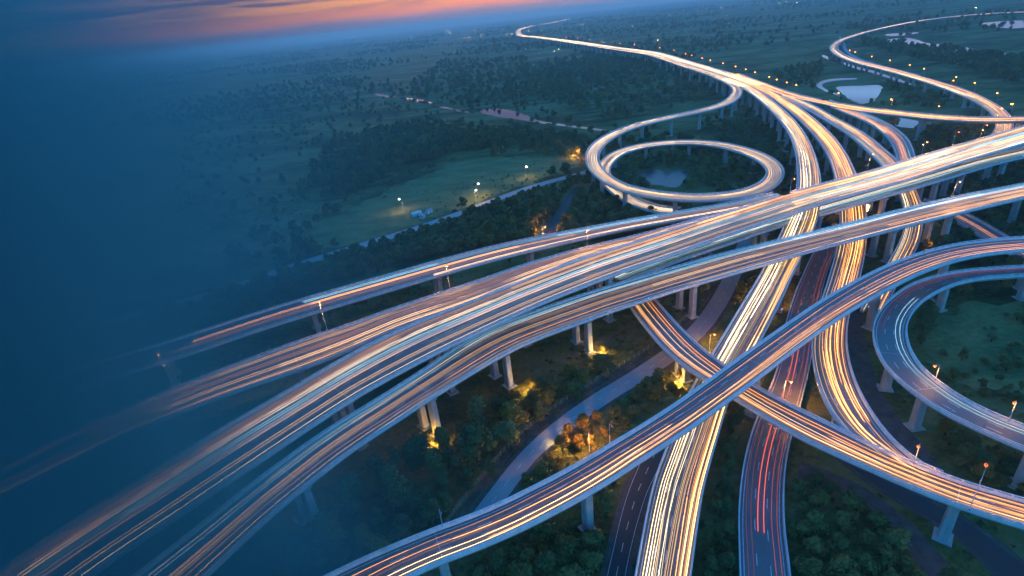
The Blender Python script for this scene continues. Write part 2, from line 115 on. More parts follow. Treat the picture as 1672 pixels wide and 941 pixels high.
 'G': [(-123.2,47.0,20.80,6.52), (-105.6,56.6,20.80,6.52), (-88.0,66.1,20.80,6.52), (-70.4,75.6,20.80,6.52), (-52.8,85.1,20.80,6.52), (-46.4,88.6,20.80,6.10), (-39.9,91.9,20.80,5.57), (-33.2,94.7,20.80,5.30), (-26.4,97.2,20.81,5.26), (-19.4,99.3,20.87,5.25), (-12.4,101.6,20.99,5.26), (-5.6,104.2,21.11,5.33), (1.2,107.2,21.23,5.39), (8.0,110.3,21.36,5.41), (14.8,113.7,21.51,5.41), (21.6,117.3,21.71,5.34), (28.4,121.2,21.93,5.27), (35.4,125.1,22.14,5.25), (42.5,129.2,22.35,5.25), (49.7,133.5,22.54,5.26), (57.0,138.2,22.71,5.31), (64.3,143.1,22.84,5.41), (71.9,148.2,22.93,5.50), (79.6,153.5,23.02,5.55), (87.6,159.0,23.11,5.55), (95.9,164.7,23.20,5.53), (104.5,170.5,23.28,5.54), (113.4,176.4,23.35,5.62), (122.7,182.4,23.39,5.75), (132.5,188.5,23.40,5.92), (142.8,194.5,23.40,6.10), (153.6,200.5,23.40,6.26), (164.9,206.4,23.40,6.35), (176.9,212.2,23.40,6.38), (189.7,217.3,23.40,6.42), (203.3,221.5,23.40,6.51), (217.9,224.1,23.40,6.77), (233.2,224.3,23.40,6.98), (248.9,222.8,23.40,7.00), (263.3,220.0,23.40,7.00), (283.1,217.2,23.40,7.00), (302.9,214.4,23.40,7.00), (322.7,211.6,23.40,7.00), (342.5,208.8,23.40,7.00), (362.3,206.0,23.40,7.00), (382.1,203.2,23.40,7.00), (401.9,200.3,23.40,7.00), (421.7,197.5,23.40,7.00), (441.5,194.7,23.40,7.00), (461.3,191.9,23.40,7.00), (481.1,189.1,23.40,7.00)],
 'H': [(417.7,195.1,14.30,4.50), (397.8,197.2,14.30,4.50), (377.9,199.3,14.30,4.50), (358.0,201.4,14.30,4.50), (338.1,203.5,14.30,4.50), (318.3,205.6,14.30,4.50), (298.4,207.7,14.30,4.50), (278.5,209.8,14.30,4.50), (258.6,211.9,14.30,4.50), (242.5,213.6,14.30,4.50), (226.8,215.3,14.36,4.50), (211.5,215.1,14.82,4.50), (197.0,212.0,15.27,4.75), (183.7,206.7,15.59,5.17), (171.8,199.8,15.77,5.12), (161.3,191.7,15.90,5.26), (152.3,182.7,16.03,5.45), (145.1,172.9,16.15,5.66), (139.7,162.5,16.29,5.75), (136.3,151.7,16.47,5.75), (135.7,140.9,16.70,5.74), (137.2,130.5,16.90,5.59), (141.4,121.1,16.90,5.34), (147.0,112.6,16.90,5.58), (152.8,104.3,16.90,5.56), (153.0,104.0,16.90,5.56), (164.5,87.6,16.90,5.56), (176.0,71.3,16.90,5.56), (187.5,54.9,16.90,5.56), (199.0,38.5,16.90,5.56), (210.5,22.1,16.90,5.56), (221.9,5.8,16.90,5.56), (233.4,-10.6,16.90,5.56), (244.9,-27.0,16.90,5.56)],
 'K': [(59.0,265.6,11.05,6.60), (60.2,252.0,11.33,6.72), (61.3,239.0,11.62,6.84), (62.4,226.5,11.93,6.94), (63.4,214.4,12.25,6.99), (64.6,202.8,12.59,7.00), (66.0,191.7,12.95,7.00), (68.0,181.1,13.34,6.96), (70.9,171.0,13.79,6.63), (74.4,161.5,14.28,5.96), (78.0,152.3,14.78,5.61), (82.1,143.6,15.09,5.76), (86.6,135.3,15.30,6.04), (91.4,127.4,15.53,6.11), (96.4,119.8,15.78,5.58), (101.6,112.4,16.04,5.12), (107.2,105.4,16.33,5.01), (113.1,98.8,16.64,5.00), (119.9,93.1,16.89,5.00), (127.2,88.0,16.90,5.00), (131.6,85.1,16.90,5.00), (148.1,73.8,16.90,5.00), (164.6,62.5,16.90,5.00), (181.2,51.2,16.90,5.00), (197.7,39.9,16.90,5.00), (214.2,28.6,16.90,5.00), (230.7,17.4,16.90,5.00), (247.2,6.1,16.90,5.00), (263.7,-5.2,16.90,5.00), (280.2,-16.5,16.90,5.00)],
 'RR': [(204.2,307.3,1.56,5.26), (193.1,293.4,1.56,5.20), (182.5,280.2,1.56,5.18), (172.4,267.5,1.56,5.25), (163.1,255.1,1.56,5.44), (154.3,243.1,1.56,5.70), (146.1,231.4,1.56,5.97), (138.4,220.1,1.56,6.16), (131.2,209.2,1.56,6.21), (124.5,198.5,1.56,6.11), (118.2,188.2,1.56,5.93), (111.9,178.5,1.56,5.79), (105.5,169.4,1.56,5.82), (99.1,160.8,1.56,6.00), (92.9,152.6,1.56,6.21), (86.9,144.7,1.56,6.27), (81.5,136.8,1.56,6.26), (76.6,129.0,1.56,6.26), (72.3,121.3,1.56,6.28), (68.4,113.6,1.56,6.27), (65.0,106.1,1.56,6.28), (62.0,98.6,1.56,6.34), (59.1,91.4,1.56,6.34), (56.4,84.4,1.56,6.22), (54.9,80.6,1.56,6.13), (47.5,62.0,1.56,6.13), (40.1,43.4,1.56,6.13), (32.8,24.8,1.56,6.13)],
 'S1': [(-265.2,291.2,0.07,4.98), (-248.4,299.6,0.07,5.46), (-231.6,307.6,0.07,5.68), (-214.6,314.7,0.07,5.59), (-198.2,322.5,0.07,5.42), (-183.1,332.5,0.07,5.22), (-169.0,344.0,0.07,5.13), (-154.5,355.1,0.07,5.20), (-139.0,365.3,0.07,5.29), (-123.0,374.9,0.07,5.34), (-106.8,384.4,0.07,5.36), (-90.5,394.2,0.07,5.32), (-74.3,404.6,0.07,5.21), (-58.4,416.0,0.07,5.00), (-42.8,428.4,0.07,4.80), (-27.2,441.5,0.07,4.64), (-11.4,455.1,0.07,4.53), (5.1,468.8,0.07,4.50), (22.5,482.4,0.07,4.57), (41.5,494.8,0.07,4.65), (62.1,505.5,0.07,4.49), (83.1,516.8,0.07,4.38), (103.0,531.1,0.07,5.10), (106.0,533.3,0.07,5.26)],
 'S2': [(24.0,342.4,0.05,6.51), (28.6,358.3,0.05,5.29), (34.0,374.8,0.05,4.62), (40.8,391.4,0.05,4.40), (47.6,408.9,0.05,3.96), (53.7,427.5,0.05,3.44), (60.3,446.8,0.05,3.21), (68.7,466.3,0.05,2.81), (71.2,472.0,0.05,2.57)],
 'S3': [(-22.4,113.2,0.08,4.30), (-19.0,120.1,0.08,4.04), (-15.2,127.1,0.08,3.44), (-10.6,133.8,0.08,3.49), (-5.9,140.7,0.08,3.49), (-0.8,147.5,0.08,3.38), (5.3,153.9,0.08,3.62), (12.0,159.9,0.08,3.97), (19.1,165.9,0.08,4.09), (26.5,171.7,0.08,4.03), (34.4,177.4,0.08,4.02), (42.8,182.9,0.08,4.06), (51.3,188.6,0.08,4.17), (59.9,194.7,0.08,4.28), (68.6,201.2,0.08,4.30), (77.1,208.5,0.08,4.30), (85.4,216.6,0.08,4.30), (93.4,225.5,0.08,4.30), (101.2,235.3,0.08,4.30), (108.9,245.7,0.08,4.30), (116.5,256.8,0.08,4.30), (124.2,268.5,0.08,4.27), (131.9,280.9,0.08,4.18), (139.8,293.9,0.08,4.09), (148.0,307.5,0.08,4.08), (156.5,321.7,0.08,4.15), (164.1,334.4,0.08,4.23)],
 'S4': [(104.3,139.9,0.08,3.17), (106.7,130.5,0.08,3.04), (109.1,121.2,0.08,2.75), (113.3,112.9,0.08,2.79), (118.0,105.0,0.08,3.25), (121.6,96.6,0.08,3.35), (122.7,87.7,0.08,4.02), (123.0,78.8,0.08,4.12), (123.1,77.5,0.08,4.12)],
 'S5': [(53.6,156.9,0.07,3.61), (48.5,149.0,0.07,3.81), (43.5,141.3,0.07,3.83), (38.7,134.0,0.07,3.52), (34.1,126.8,0.07,3.29), (30.2,119.6,0.07,3.17), (26.7,112.4,0.07,2.98), (23.5,105.3,0.07,2.85), (20.5,98.4,0.07,2.85), (17.7,91.7,0.07,2.71), (15.3,86.4,0.07,2.50)],
 'S6': [(278.3,338.8,3.90,6.50), (282.0,318.4,3.90,6.50), (280.2,298.4,3.90,6.50), (276.2,279.4,3.90,6.50), (272.4,261.0,3.90,6.50), (270.8,243.0,3.90,6.50), (270.5,240.4,3.90,6.50)],
 'S7': [(989.3,1617.6,0.07,3.00), (956.4,1555.9,0.07,3.04), (923.4,1494.1,0.07,3.13), (889.5,1432.9,0.07,3.20), (854.1,1372.5,0.07,3.15), (819.1,1311.9,0.07,3.03), (786.8,1249.8,0.07,3.02), (758.1,1188.9,0.07,3.20), (733.5,1129.4,0.07,3.37), (713.9,1071.2,0.07,3.17), (697.2,1014.8,0.07,3.00), (682.3,960.6,0.07,3.00), (669.6,908.2,0.07,3.00), (657.6,858.0,0.07,3.00), (656.8,854.9,0.07,3.00)],
 'D1': [(175.9,241.4,0.05,2.05), (168.3,228.8,0.05,2.00), (161.0,216.7,0.05,2.00), (154.3,204.9,0.05,2.00), (148.2,193.5,0.05,2.00), (142.6,182.4,0.05,2.00), (137.8,171.5,0.05,2.00), (133.7,160.7,0.05,2.00), (130.9,150.0,0.05,2.04), (129.6,139.4,0.05,2.07), (128.5,129.1,0.05,2.00), (127.4,119.1,0.05,2.00), (128.0,109.4,0.05,2.00), (128.9,105.3,0.05,2.00)],
 'D2': [(87.9,128.2,0.05,2.00), (95.1,122.6,0.05,2.00), (100.7,115.6,0.05,2.00), (103.7,107.2,0.05,2.00), (105.3,98.5,0.05,2.00), (104.7,89.9,0.05,2.00), (103.9,85.0,0.05,2.00)],
}
LAMPS = [
 ('M1',-86.0,215.2,22.5,16.9),
 ('M1',-32.1,243.2,24.2,14.2),
 ('M1',42.8,271.7,25.8,11.1),
 ('M1',-142.2,186.5,21.0,17.8),
 ('T',415.2,3185.0,20.8,12.0),
 ('T',424.4,2890.8,20.8,12.0),
 ('T',433.8,2639.0,20.8,12.0),
 ('T',443.1,2421.2,20.8,12.0),
 ('T',446.4,2212.6,20.9,12.0),
 ('T',448.4,2033.2,21.2,12.0),
 ('T',453.8,1895.5,21.4,12.0),
 ('T',463.9,1810.4,21.5,12.0),
 ('T',453.0,1671.5,21.9,12.0),
 ('T',455.7,1600.0,22.0,12.0),
 ('T',452.4,1462.8,22.1,12.0),
 ('T',445.5,1329.7,22.1,12.0),
 ('T',431.9,1221.8,22.1,12.0),
 ('T',429.6,1172.2,22.1,12.0),
 ('T',420.8,1098.9,22.1,12.0),
 ('T',415.6,1049.1,22.1,12.0),
 ('T',405.1,978.6,22.1,12.0),
 ('T',394.9,916.6,22.1,12.0),
 ('T',391.0,869.3,22.1,12.0),
 ('B',388.0,833.1,22.1,11.0),
 ('B',381.1,771.2,22.1,11.0),
 ('B',374.3,741.5,22.1,11.0),
 ('B',373.5,708.0,22.1,11.0),
 ('B',375.2,681.6,22.1,11.0),
 ('B',372.4,599.0,21.9,11.0),
 ('B',387.4,537.0,21.4,11.0),
 ('B',404.4,491.0,20.8,11.0),
 ('C',688.5,1089.1,9.0,11.0),
 ('C',698.4,1042.8,9.3,11.0),
 ('C',659.9,955.9,9.9,11.0),
 ('C',633.6,887.2,10.3,11.0),
 ('C',606.9,814.5,11.1,11.0),
 ('C',595.8,763.4,11.5,11.0),
 ('C',560.6,674.7,12.0,11.0),
 ('C',548.2,649.6,12.2,11.0),
 ('C',542.4,624.7,12.2,11.0),
 ('C',451.5,498.2,12.3,11.0),
 ('C',510.6,557.6,12.3,11.0),
 ('C',480.1,504.1,12.3,11.0),
 ('M',320.4,373.7,28.6,10.9),
 ('M',351.1,383.1,28.6,10.5),
 ('M',288.7,362.1,28.6,10.1),
 ('M',237.1,340.8,28.6,12.5),
 ('M',175.2,318.1,28.6,9.3),
 ('P',263.5,294.6,21.4,10.4),
 ('N',163.1,281.3,19.3,7.4),
 ('H',143.5,144.3,16.7,6.4),
 ('H',146.3,121.6,16.9,8.1),
 ('K',111.4,112.0,16.3,8.0),
 ('K',113.0,94.8,16.6,14.4),
 ('G',-26.2,104.0,20.8,7.1),
 ('RR',98.9,161.1,1.6,8.4),
 ('g',20.0,371.8,0.0,9.0),
 ('g',26.0,355.7,0.0,9.0),
 ('g',75.8,388.1,0.0,9.0),
 ('g',86.0,574.1,0.0,9.0),
 ('g',85.1,199.7,0.0,9.0),
 ('g',21.4,146.6,0.0,9.0),
 ('g',29.5,149.8,0.0,9.0),
 ('g',234.7,327.8,0.0,9.0),
 ('g',128.5,231.8,0.0,9.0),
 ('g',244.5,268.6,0.0,9.0),
 ('mast',-87.1,456.9,0.0,11.0),
 ('mast',-21.6,479.2,0.0,11.0),
 ('mast',25.5,521.4,0.0,11.0),
 ('mast',-23.0,460.2,0.0,11.0)]
WATER = {
 'pond': [(510,823),(528,831),(548,818),(564,811),(556,788),(533,758),(494,708),(467,690),(466,702),(479,745)],
 'stream_loop': [(582,891),(567,908),(541,906),(513,879),(494,839),(483,796),(479,765),(485,777),(490,804),(501,840),(516,868),(534,885),(558,888),(575,880)],
 'pond_b': [(442,603),(451,581),(450,544),(440,533),(428,544),(421,565)],
 'pond_e': [(126,484),(144,503),(156,491),(175,488),(164,464),(148,439),(136,451),(125,462)],
 'river_right': [(966,1404),(1022,1402),(994,1318),(965,1256),(954,1192),(934,1104),(904,1012),(885,907),(868,889),(872,962),(885,1050),(907,1139),(931,1250),(931,1351)],
 'river_right_b': [(1070,1541),(1121,1515),(1113,1482),(1062,1455),(1040,1486)],
 'river_left': [(-21,965),(-4,1001),(33,946),(52,888),(67,826),(104,767),(137,715),(154,684),(152,679),(132,707),(102,751),(65,806),(41,849),(10,898)],
 'river_far': [(-311,1496),(-266,1425),(-221,1334),(-229,1330),(-274,1408)],
 'river_far_b': [(-650,2081),(-567,1939),(-494,1814),(-495,1801),(-578,1940)],
 'river_far_c': [(-206,1322),(-147,1232),(-120,1163),(-130,1153),(-163,1206),(-196,1277)],
 'river_far_d': [(-104,1107),(-74,1053),(-77,1043),(-102,1090)],
 'river_far_e': [(-454,1742),(-390,1636),(-344,1545),(-352,1546),(-423,1675)],
 'river_far_f': [(-66,1032),(-31,971),(-36,968),(-66,1017)],
 'field_strip': [(1338,1561),(1401,1484),(1274,1345),(1243,1376)],
 'cyan_creek': [(729,1239),(704,1161),(670,1046),(644,936),(615,836),(596,780),(590,774),(602,823),(629,921),(653,1027),(689,1148),(710,1210)]}
WOODS = [
 ([(-177,270),(-147,340),(-63,380),(27,456),(69,482),(67,404),(28,362),(-42,351),(-94,329),(-144,295)],260,3.6,5.6,0,'in the wood along the straight country road'),
 ([(83,453),(94,418),(102,392),(69,379),(42,371),(58,430)],30,3.4,5.0,1,'in the copse below the spiral ramp'),
 ([(-76,109),(-72,126),(-55,145),(-36,156),(-17,167),(4,184),(40,196),(33,179),(10,164),(-8,147),(-27,123),(-36,115),(-59,107)],120,4.2,7.2,1,'on the slope above the wire fence'),
 ([(-5,132),(7,146),(23,160),(46,177),(61,186),(61,174),(31,153),(6,138)],80,2.4,4.6,2,'on the verge beside the grey service road'),
 ([(81,156),(70,138),(62,123),(57,110),(50,91),(43,92),(52,110),(60,126),(70,144),(77,156)],90,2.0,3.4,1,'in the row between the lower roads'),
 ([(85,125),(97,121),(106,114),(111,105),(106,84),(70,89),(76,107)],110,3.4,6.6,2,'in the hollow under the merging ramp'),
 ([(-33,98),(-15,109),(14,119),(26,121),(18,95),(-22,99)],60,3.4,6.0,2,'in front of the diagonal flyover'),
 ([(142,139),(149,129),(158,118),(147,106),(137,115),(132,122),(131,132)],50,3.4,5.8,2,'between the two ramps at right'),
 ([(172,189),(189,212),(209,223),(234,231),(261,231),(255,223),(214,222),(189,206),(171,184)],36,2.6,4.0,1,'along the inside of the blue curved ramp'),
 ([(168,176),(249,217),(178,140),(172,146),(167,159)],40,1.4,3.0,2,'on the meadow inside the curved ramp'),
 ([(126,546),(158,559),(202,554),(224,516),(229,468),(209,435),(182,426),(148,432),(176,480),(157,512),(125,491)],90,2.6,4.6,2,'inside the spiral ramp'),
 ([(-178,516),(-145,673),(-74,746),(-7,751),(92,679),(108,648),(93,635),(36,658),(-39,675),(-108,626),(-145,528)],400,4.0,6.8,1,'in the dark wood on the river side'),
 ([(150,1698),(398,1842),(414,1374),(404,1066),(377,899),(280,804),(203,784),(156,730),(102,973),(82,1279)],620,4.5,8.0,0,'in the wide forest by the trunk viaduct'),
 ([(-229,1330),(-194,2488),(145,2118),(106,1390),(62,1004),(-52,1135)],330,5.0,9.0,0,'scattered on the far plain'),
 ([(-251,850),(-212,528),(-125,639),(-24,747),(94,694),(-6,805),(-108,934)],380,3.8,6.8,0,'in the hazy wood along the river'),
 ([(-766,1430),(-600,1784),(-285,1323),(-92,1007),(-104,891),(-170,726),(-191,563),(-199,386),(-264,404)],420,2.6,6.0,0,'scattered on the misty plain'),
 ([(-335,1585),(-153,1288),(-15,1017),(28,985),(147,726),(136,670),(-5,891),(-137,1124),(-297,1387)],14,3.0,5.0,1,'along the river bank'),
 ([(393,846),(329,643),(233,416),(201,379),(265,540),(273,618),(218,623),(312,751)],70,2.6,4.4,1,'beside the brightest curved flyover'),
 ([(366,620),(316,462),(308,433),(302,457),(331,535)],26,2.2,3.6,2,'between the two fanning ramps'),
 ([(434,558),(468,513),(405,478),(375,468),(405,509)],40,3.0,5.0,1,'on the bank behind the wide flyover'),
 ([(516,1057),(669,1144),(551,926),(498,868),(458,756),(468,679),(488,624),(540,752),(584,824),(565,667),(541,585),(493,630),(463,722),(482,902)],150,3.4,6.0,0,'around the pale pond'),
 ([(964,1498),(903,1230),(872,1055),(847,866),(650,652),(717,814),(773,1014),(842,1258)],260,5.0,9.0,0,'on the plain beyond the far curve'),
 ([(440,3909),(667,2074),(751,1316),(1165,2062),(1487,6859)],300,6.0,10.0,0,'on the hazy far plain'),
 ([(253,360),(335,375),(401,382),(379,358),(272,327),(256,338)],50,2.6,4.2,1,'under the side carriageway'),
 ([(211,276),(255,288),(331,307),(305,278),(252,279),(203,257)],40,2.6,4.4,2,'behind the diagonal flyover'),
 ([(85,249),(114,257),(137,262),(112,236),(92,216),(81,218)],22,2.2,4.0,1,'under the broad lit flyover'),
 ([(180,234),(144,176),(129,141),(129,129),(127,145),(145,190)],26,2.0,3.6,1,'beside the orange merging ramp'),
 ([(-53,320),(12,335),(75,354),(47,344),(12,322),(-21,316),(-68,285),(-97,270),(-102,289)],26,2.2,3.6,2,'below the outer ramp')]
MEADOW = [(-168.4, 408.1), (-130.9, 489.4), (-88.0, 568.9), (-30.0, 619.3), (32.7, 607.6), (80.4, 579.0), (81.5, 540.7), (49.9, 515.9), (0.6, 476.9), (-66.9, 422.8), (-123.5, 383.5)]
MEADOW_B = [(168.8, 180.1), (183.4, 196.8), (208.4, 210.9), (246.3, 214.4), (255.5, 203.1), (198.3, 150.1), (178.7, 153.6), (166.5, 161.5)]
PIERS = {'P': [131, 185, 225, 269, 341, 410, 456, 490], 'G': [154, 230, 109], 'K': [74, 85, 153, 180], 'H': [300, 322, 353], 'R1': [232, 302, 360, 162], 'E': [343, 404, 278, 461, 585, 627, 1172, 1191, 1206, 912, 864, 938, 1016]}
SPOTS = {'hut1': (-73.9, 440.5), 'hut2': (-63.7, 443.5), 'hut3': (-67.7, 430.6), 'palm1': (4.1, 186.6), 'palm2': (-33.3, 162.3), 'palm3': (39.1, 208.2), 'up1': (15.3, 154.6), 'orange1': (86.1, 593.9), 'spot1': (65.9, 181.9), 'far_town': [(-4213.2, 20733.9), (-1127.1, 12351.7), (-259.3, 8552.8), (219.2, 5375.4)]}

# ------------------------------------------------------------------ helpers
rng = random.Random(7); nrg = np.random.default_rng(11)
class MB:
    def __init__(s): s.v = []; s.f = []; s.m = []
    def quad(s, a, b, c, d, m=0):
        i = len(s.v); s.v += [a, b, c, d]; s.f.append((i, i+1, i+2, i+3)); s.m.append(m)
    def box(s, c, x, y, sx, sy, z0, z1, taper=1.0, m=0):
        """box round c=(cx,cy), axes x,y (2-D unit vectors), half sizes sx,sy"""
        i = len(s.v)
        for z, k in ((z0, 1.0), (z1, taper)):
            for a, b in ((-1, -1), (1, -1), (1, 1), (-1, 1)):
                s.v.append((c[0]+x[0]*sx*k*a+y[0]*sy*k*b, c[1]+x[1]*sx*k*a+y[1]*sy*k*b, z))
        for q in ((3, 2, 1, 0), (4, 5, 6, 7), (0, 1, 5, 4), (1, 2, 6, 5), (2, 3, 7, 6), (3, 0, 4, 7)):
            s.f.append(tuple(i+k for k in q)); s.m.append(m)
    def sweep(s, rings, closed=True, caps=True, m=0):
        n = len(rings[0]); b = len(s.v)
        for r in rings: s.v += [tuple(p) for p in r]
        for i in range(len(rings)-1):
            for j in range(n if closed else n-1):
                k = (j+1) % n
                s.f.append((b+i*n+j, b+i*n+k, b+(i+1)*n+k, b+(i+1)*n+j)); s.m.append(m)
        if caps and closed:
            s.f.append(tuple(b+j for j in range(n))[::-1]); s.m.append(m)
            e = b+(len(rings)-1)*n; s.f.append(tuple(e+j for j in range(n))); s.m.append(m)
    def tube(s, pts, radii, n=8, m=0, caps=True):
        rings = []
        for i, p in enumerate(pts):
            p = Vector(p); d = (Vector(pts[min(i+1, len(pts)-1)]) - Vector(pts[max(i-1, 0)])).normalized()
            a = d.orthogonal().normalized() if abs(d.z) > .95 else d.cross(Vector((0, 0, 1))).normalized()
            b = d.cross(a)
            r = radii[i] if isinstance(radii, (list, tuple)) else radii
            rings.append([p + (a*math.cos(2*math.pi*k/n) + b*math.sin(2*math.pi*k/n))*r for k in range(n)])
        s.sweep(rings, True, caps, m)
    def mesh(s, name, mats, smooth=False):
        me = bpy.data.meshes.new(name); me.from_pydata(s.v, [], s.f)
        for m in (mats if isinstance(mats, list) else [mats]): me.materials.append(m)
        if len(me.materials) > 1: me.polygons.foreach_set('material_index', s.m)
        if smooth: me.polygons.foreach_set('use_smooth', [True]*len(s.f))
        me.update(); return me
    def build(s, name, mats, parent=None, smooth=False):
        return link(name, s.mesh(name, mats, smooth), parent)
def link(name, data, parent=None):
    o = bpy.data.objects.new(name, data); COL.objects.link(o)
    if parent: o.parent = parent
    return o
def tag(o, label=None, cat=None, group=None, kind=None):
    if label: o['label'] = label
    if cat: o['category'] = cat
    if group: o['group'] = group
    if kind: o['kind'] = kind
    return o
def empty(name, loc, rz=0):
    o = bpy.data.objects.new(name, None); COL.objects.link(o); o.location = loc; o.rotation_euler = (0, 0, rz); o.empty_display_size = .5
    return o
def copy_tree(o, parent=None):
    c = o.copy(); COL.objects.link(c); c.parent = parent
    for ch in list(o.children): copy_tree(ch, c)
    return c

# ------------------------------------------------------------------ materials
def mat(name):
    m = bpy.data.materials.new(name); m.use_nodes = True; t = m.node_tree
    p = t.nodes['Principled BSDF']; return m, t, p
def pos(t): return N(t, 'ShaderNodeNewGeometry').outputs['Position']
def bump(t, p, h, strength=.3, dist=.1):
    b = N(t, 'ShaderNodeBump'); b.inputs['Strength'].default_value = strength; b.inputs['Distance'].default_value = dist
    t.links.new(h, b.inputs['Height']); t.links.new(b.outputs[0], p.inputs['Normal'])
def m_concrete(name, c0, c1, rough=.75):
    m, t, p = mat(name); P = pos(t)
    n1 = noise(t, P, .25, 5, .6); n2 = noise(t, mapping(t, P, (1.4, 1.4, .18)), 1.2, 4, .6)
    f = mth(t, 'ADD', mth(t, 'MULTIPLY', n1, .55), mth(t, 'MULTIPLY', n2, .45))
    t.links.new(ramp(t, f, [(.32, c0), (.62, c1)]), p.inputs['Base Color']); p.inputs['Roughness'].default_value = rough
    bump(t, p, n2, .15, .05); return m
M = {}
M['concrete'] = m_concrete('bridge_concrete', (.26, .26, .255), (.44, .43, .41))
M['parapet'] = m_concrete('parapet_concrete', (.56, .57, .57), (.80, .80, .78))
M['pier'] = m_concrete('pier_concrete', (.32, .315, .305), (.50, .49, .47))
def m_asphalt(name, a, b, rough=(.38, .62)):
    m, t, p = mat(name); P = pos(t)
    n1 = noise(t, P, .05, 5, .62); n2 = noise(t, P, 1.3, 3, .6)
    f = mth(t, 'ADD', mth(t, 'MULTIPLY', n1, .7), mth(t, 'MULTIPLY', n2, .3))
    t.links.new(ramp(t, f, [(.3, a), (.66, b)]), p.inputs['Base Color'])
    r = N(t, 'ShaderNodeMapRange'); t.links.new(f, r.inputs[0]); r.inputs[1].default_value = .3; r.inputs[2].default_value = .7; r.inputs[3].default_value = rough[0]; r.inputs[4].default_value = rough[1]
    t.links.new(r.outputs[0], p.inputs['Roughness']); return m
M['asphalt'] = m_asphalt('bridge_asphalt', (.10, .10, .103), (.185, .18, .172))
M['asphalt_old'] = m_asphalt('worn_grey_asphalt', (.26, .26, .255), (.42, .41, .395), (.6, .8))
M['asphalt_dark'] = m_asphalt('dark_track_asphalt', (.035, .035, .036), (.06, .058, .055), (.6, .85))
m, t, p = mat('road_paint'); P = pos(t)
t.links.new(ramp(t, noise(t, P, .8, 4, .7), [(.3, (.40, .40, .40)), (.55, (.74, .74, .72))]), p.inputs['Base Color']); p.inputs['Roughness'].default_value = .6; M['paint'] = m
m, t, p = mat('galvanised_steel'); p.inputs['Base Color'].default_value = (.42, .43, .44, 1); p.inputs['Metallic'].default_value = .6; p.inputs['Roughness'].default_value = .5; M['steel'] = m
m, t, p = mat('lamp_housing'); p.inputs['Base Color'].default_value = (.25, .25, .26, 1); p.inputs['Metallic'].default_value = .4; p.inputs['Roughness'].default_value = .45; M['housing'] = m
m, t, p = mat('white_paint_wall'); p.inputs['Base Color'].default_value = (.78, .78, .76, 1); p.inputs['Roughness'].default_value = .6; M['white'] = m
m, t, p = mat('roof_sheet'); p.inputs['Base Color'].default_value = (.35, .36, .38, 1); p.inputs['Roughness'].default_value = .5; M['roof'] = m
def m_emit(name, c, s):
    m, t, p = mat(name); p.inputs['Base Color'].default_value = (0, 0, 0, 1); p.inputs['Emission Color'].default_value = (*c, 1); p.inputs['Emission Strength'].default_value = s; return m
HUES = [('white', (1, .82, .58), .80), ('warm', (1, .58, .25), .75), ('amber', (1, .37, .085), .78), ('red', (1, .13, .07), .27), ('cool', (.42, .80, 1), .50), ('blaze', (1, .78, .48), 1.1)]
TR = [m_emit('streak_%s_%s' % (h, w), c, s*f) for h, c, s in HUES for w, f in (('bright', 1.0), ('medium', .42), ('faint', .15))]
M['sodium'] = m_emit('sodium_lens', (1, .115, .006), .5)
M['sodium_far'] = m_emit('far_sodium_lens', (1, .17, .012), 6)
M['led'] = m_emit('white_lens', (1, .92, .8), 8)
M['town'] = m_emit('town_window_light', (1, .72, .30), 6)
m, t, p = mat('bark'); P = pos(t)
t.links.new(ramp(t, noise(t, P, 3, 4), [(.3, (.05, .038, .026)), (.7, (.11, .085, .06))]), p.inputs['Base Color']); p.inputs['Roughness'].default_value = .9; M['bark'] = m
def m_leaf(name, a, b):
    m, t, p = mat(name); P = pos(t); oi = N(t, 'ShaderNodeObjectInfo')
    f = mth(t, 'ADD', mth(t, 'MULTIPLY', oi.outputs['Random'], .55), mth(t, 'MULTIPLY', noise(t, P, .8, 3, .6), .45))
    t.links.new(ramp(t, f, [(.15, a), (.85, b)]), p.inputs['Base Color']); p.inputs['Roughness'].default_value = .65
    p.inputs['Specular IOR Level'].default_value = .25
    return m
M['leaf0'] = m_leaf('dark_leaves', (.082, .088, .022), (.195, .185, .046))
M['leaf1'] = m_leaf('bluish_leaves', (.066, .082, .026), (.165, .172, .050))
M['leaf2'] = m_leaf('olive_leaves', (.110, .112, .026), (.23, .205, .055))
M['leaf3'] = m_leaf('lamplit_gold_leaves', (.16, .115, .018), (.30, .20, .035))  # amber lamplight put into the leaf colour of yellow-green crowns
# ground: meadow, scrub and bare earth in irregular patches
m, t, p = mat('meadow_ground'); P = pos(t)
big = noise(t, mapping(t, P, (1, 2.1, 1), (0, 0, .25)), .0042, 6, .62, .6); mid = noise(t, mapping(t, P, (1, 2.0, 1), (0, 0, -.2)), .022, 6, .65, .4); fine = noise(t, P, .45, 5, .7)
f = mth(t, 'ADD', mth(t, 'MULTIPLY', big, .5), mth(t, 'ADD', mth(t, 'MULTIPLY', mid, .33), mth(t, 'MULTIPLY', fine, .17)))
c = ramp(t, f, [(.40, (.040, .045, .015)), (.465, (.085, .090, .026)), (.51, (.160, .155, .044)), (.56, (.22, .195, .080)), (.63, (.30, .235, .13))])
t.links.new(c, p.inputs['Base Color']); p.inputs['Roughness'].default_value = .95; p.inputs['Specular IOR Level'].default_value = .1
bump(t, p, mth(t, 'ADD', mth(t, 'MULTIPLY', mid, 3.0), fine), .9, 1.2); M['ground'] = m
m, t, p = mat('pale_earth'); P = pos(t)
t.links.new(ramp(t, noise(t, P, .3, 6, .65), [(.3, (.055, .048, .036)), (.7, (.14, .125, .105))]), p.inputs['Base Color']); p.inputs['Roughness'].default_value = .95; M['earth'] = m
m, t, p = mat('still_water'); P = pos(t)
p.inputs['Base Color'].default_value = (.012, .022, .030, 1); p.inputs['Roughness'].default_value = .05; p.inputs['IOR'].default_value = 1.6
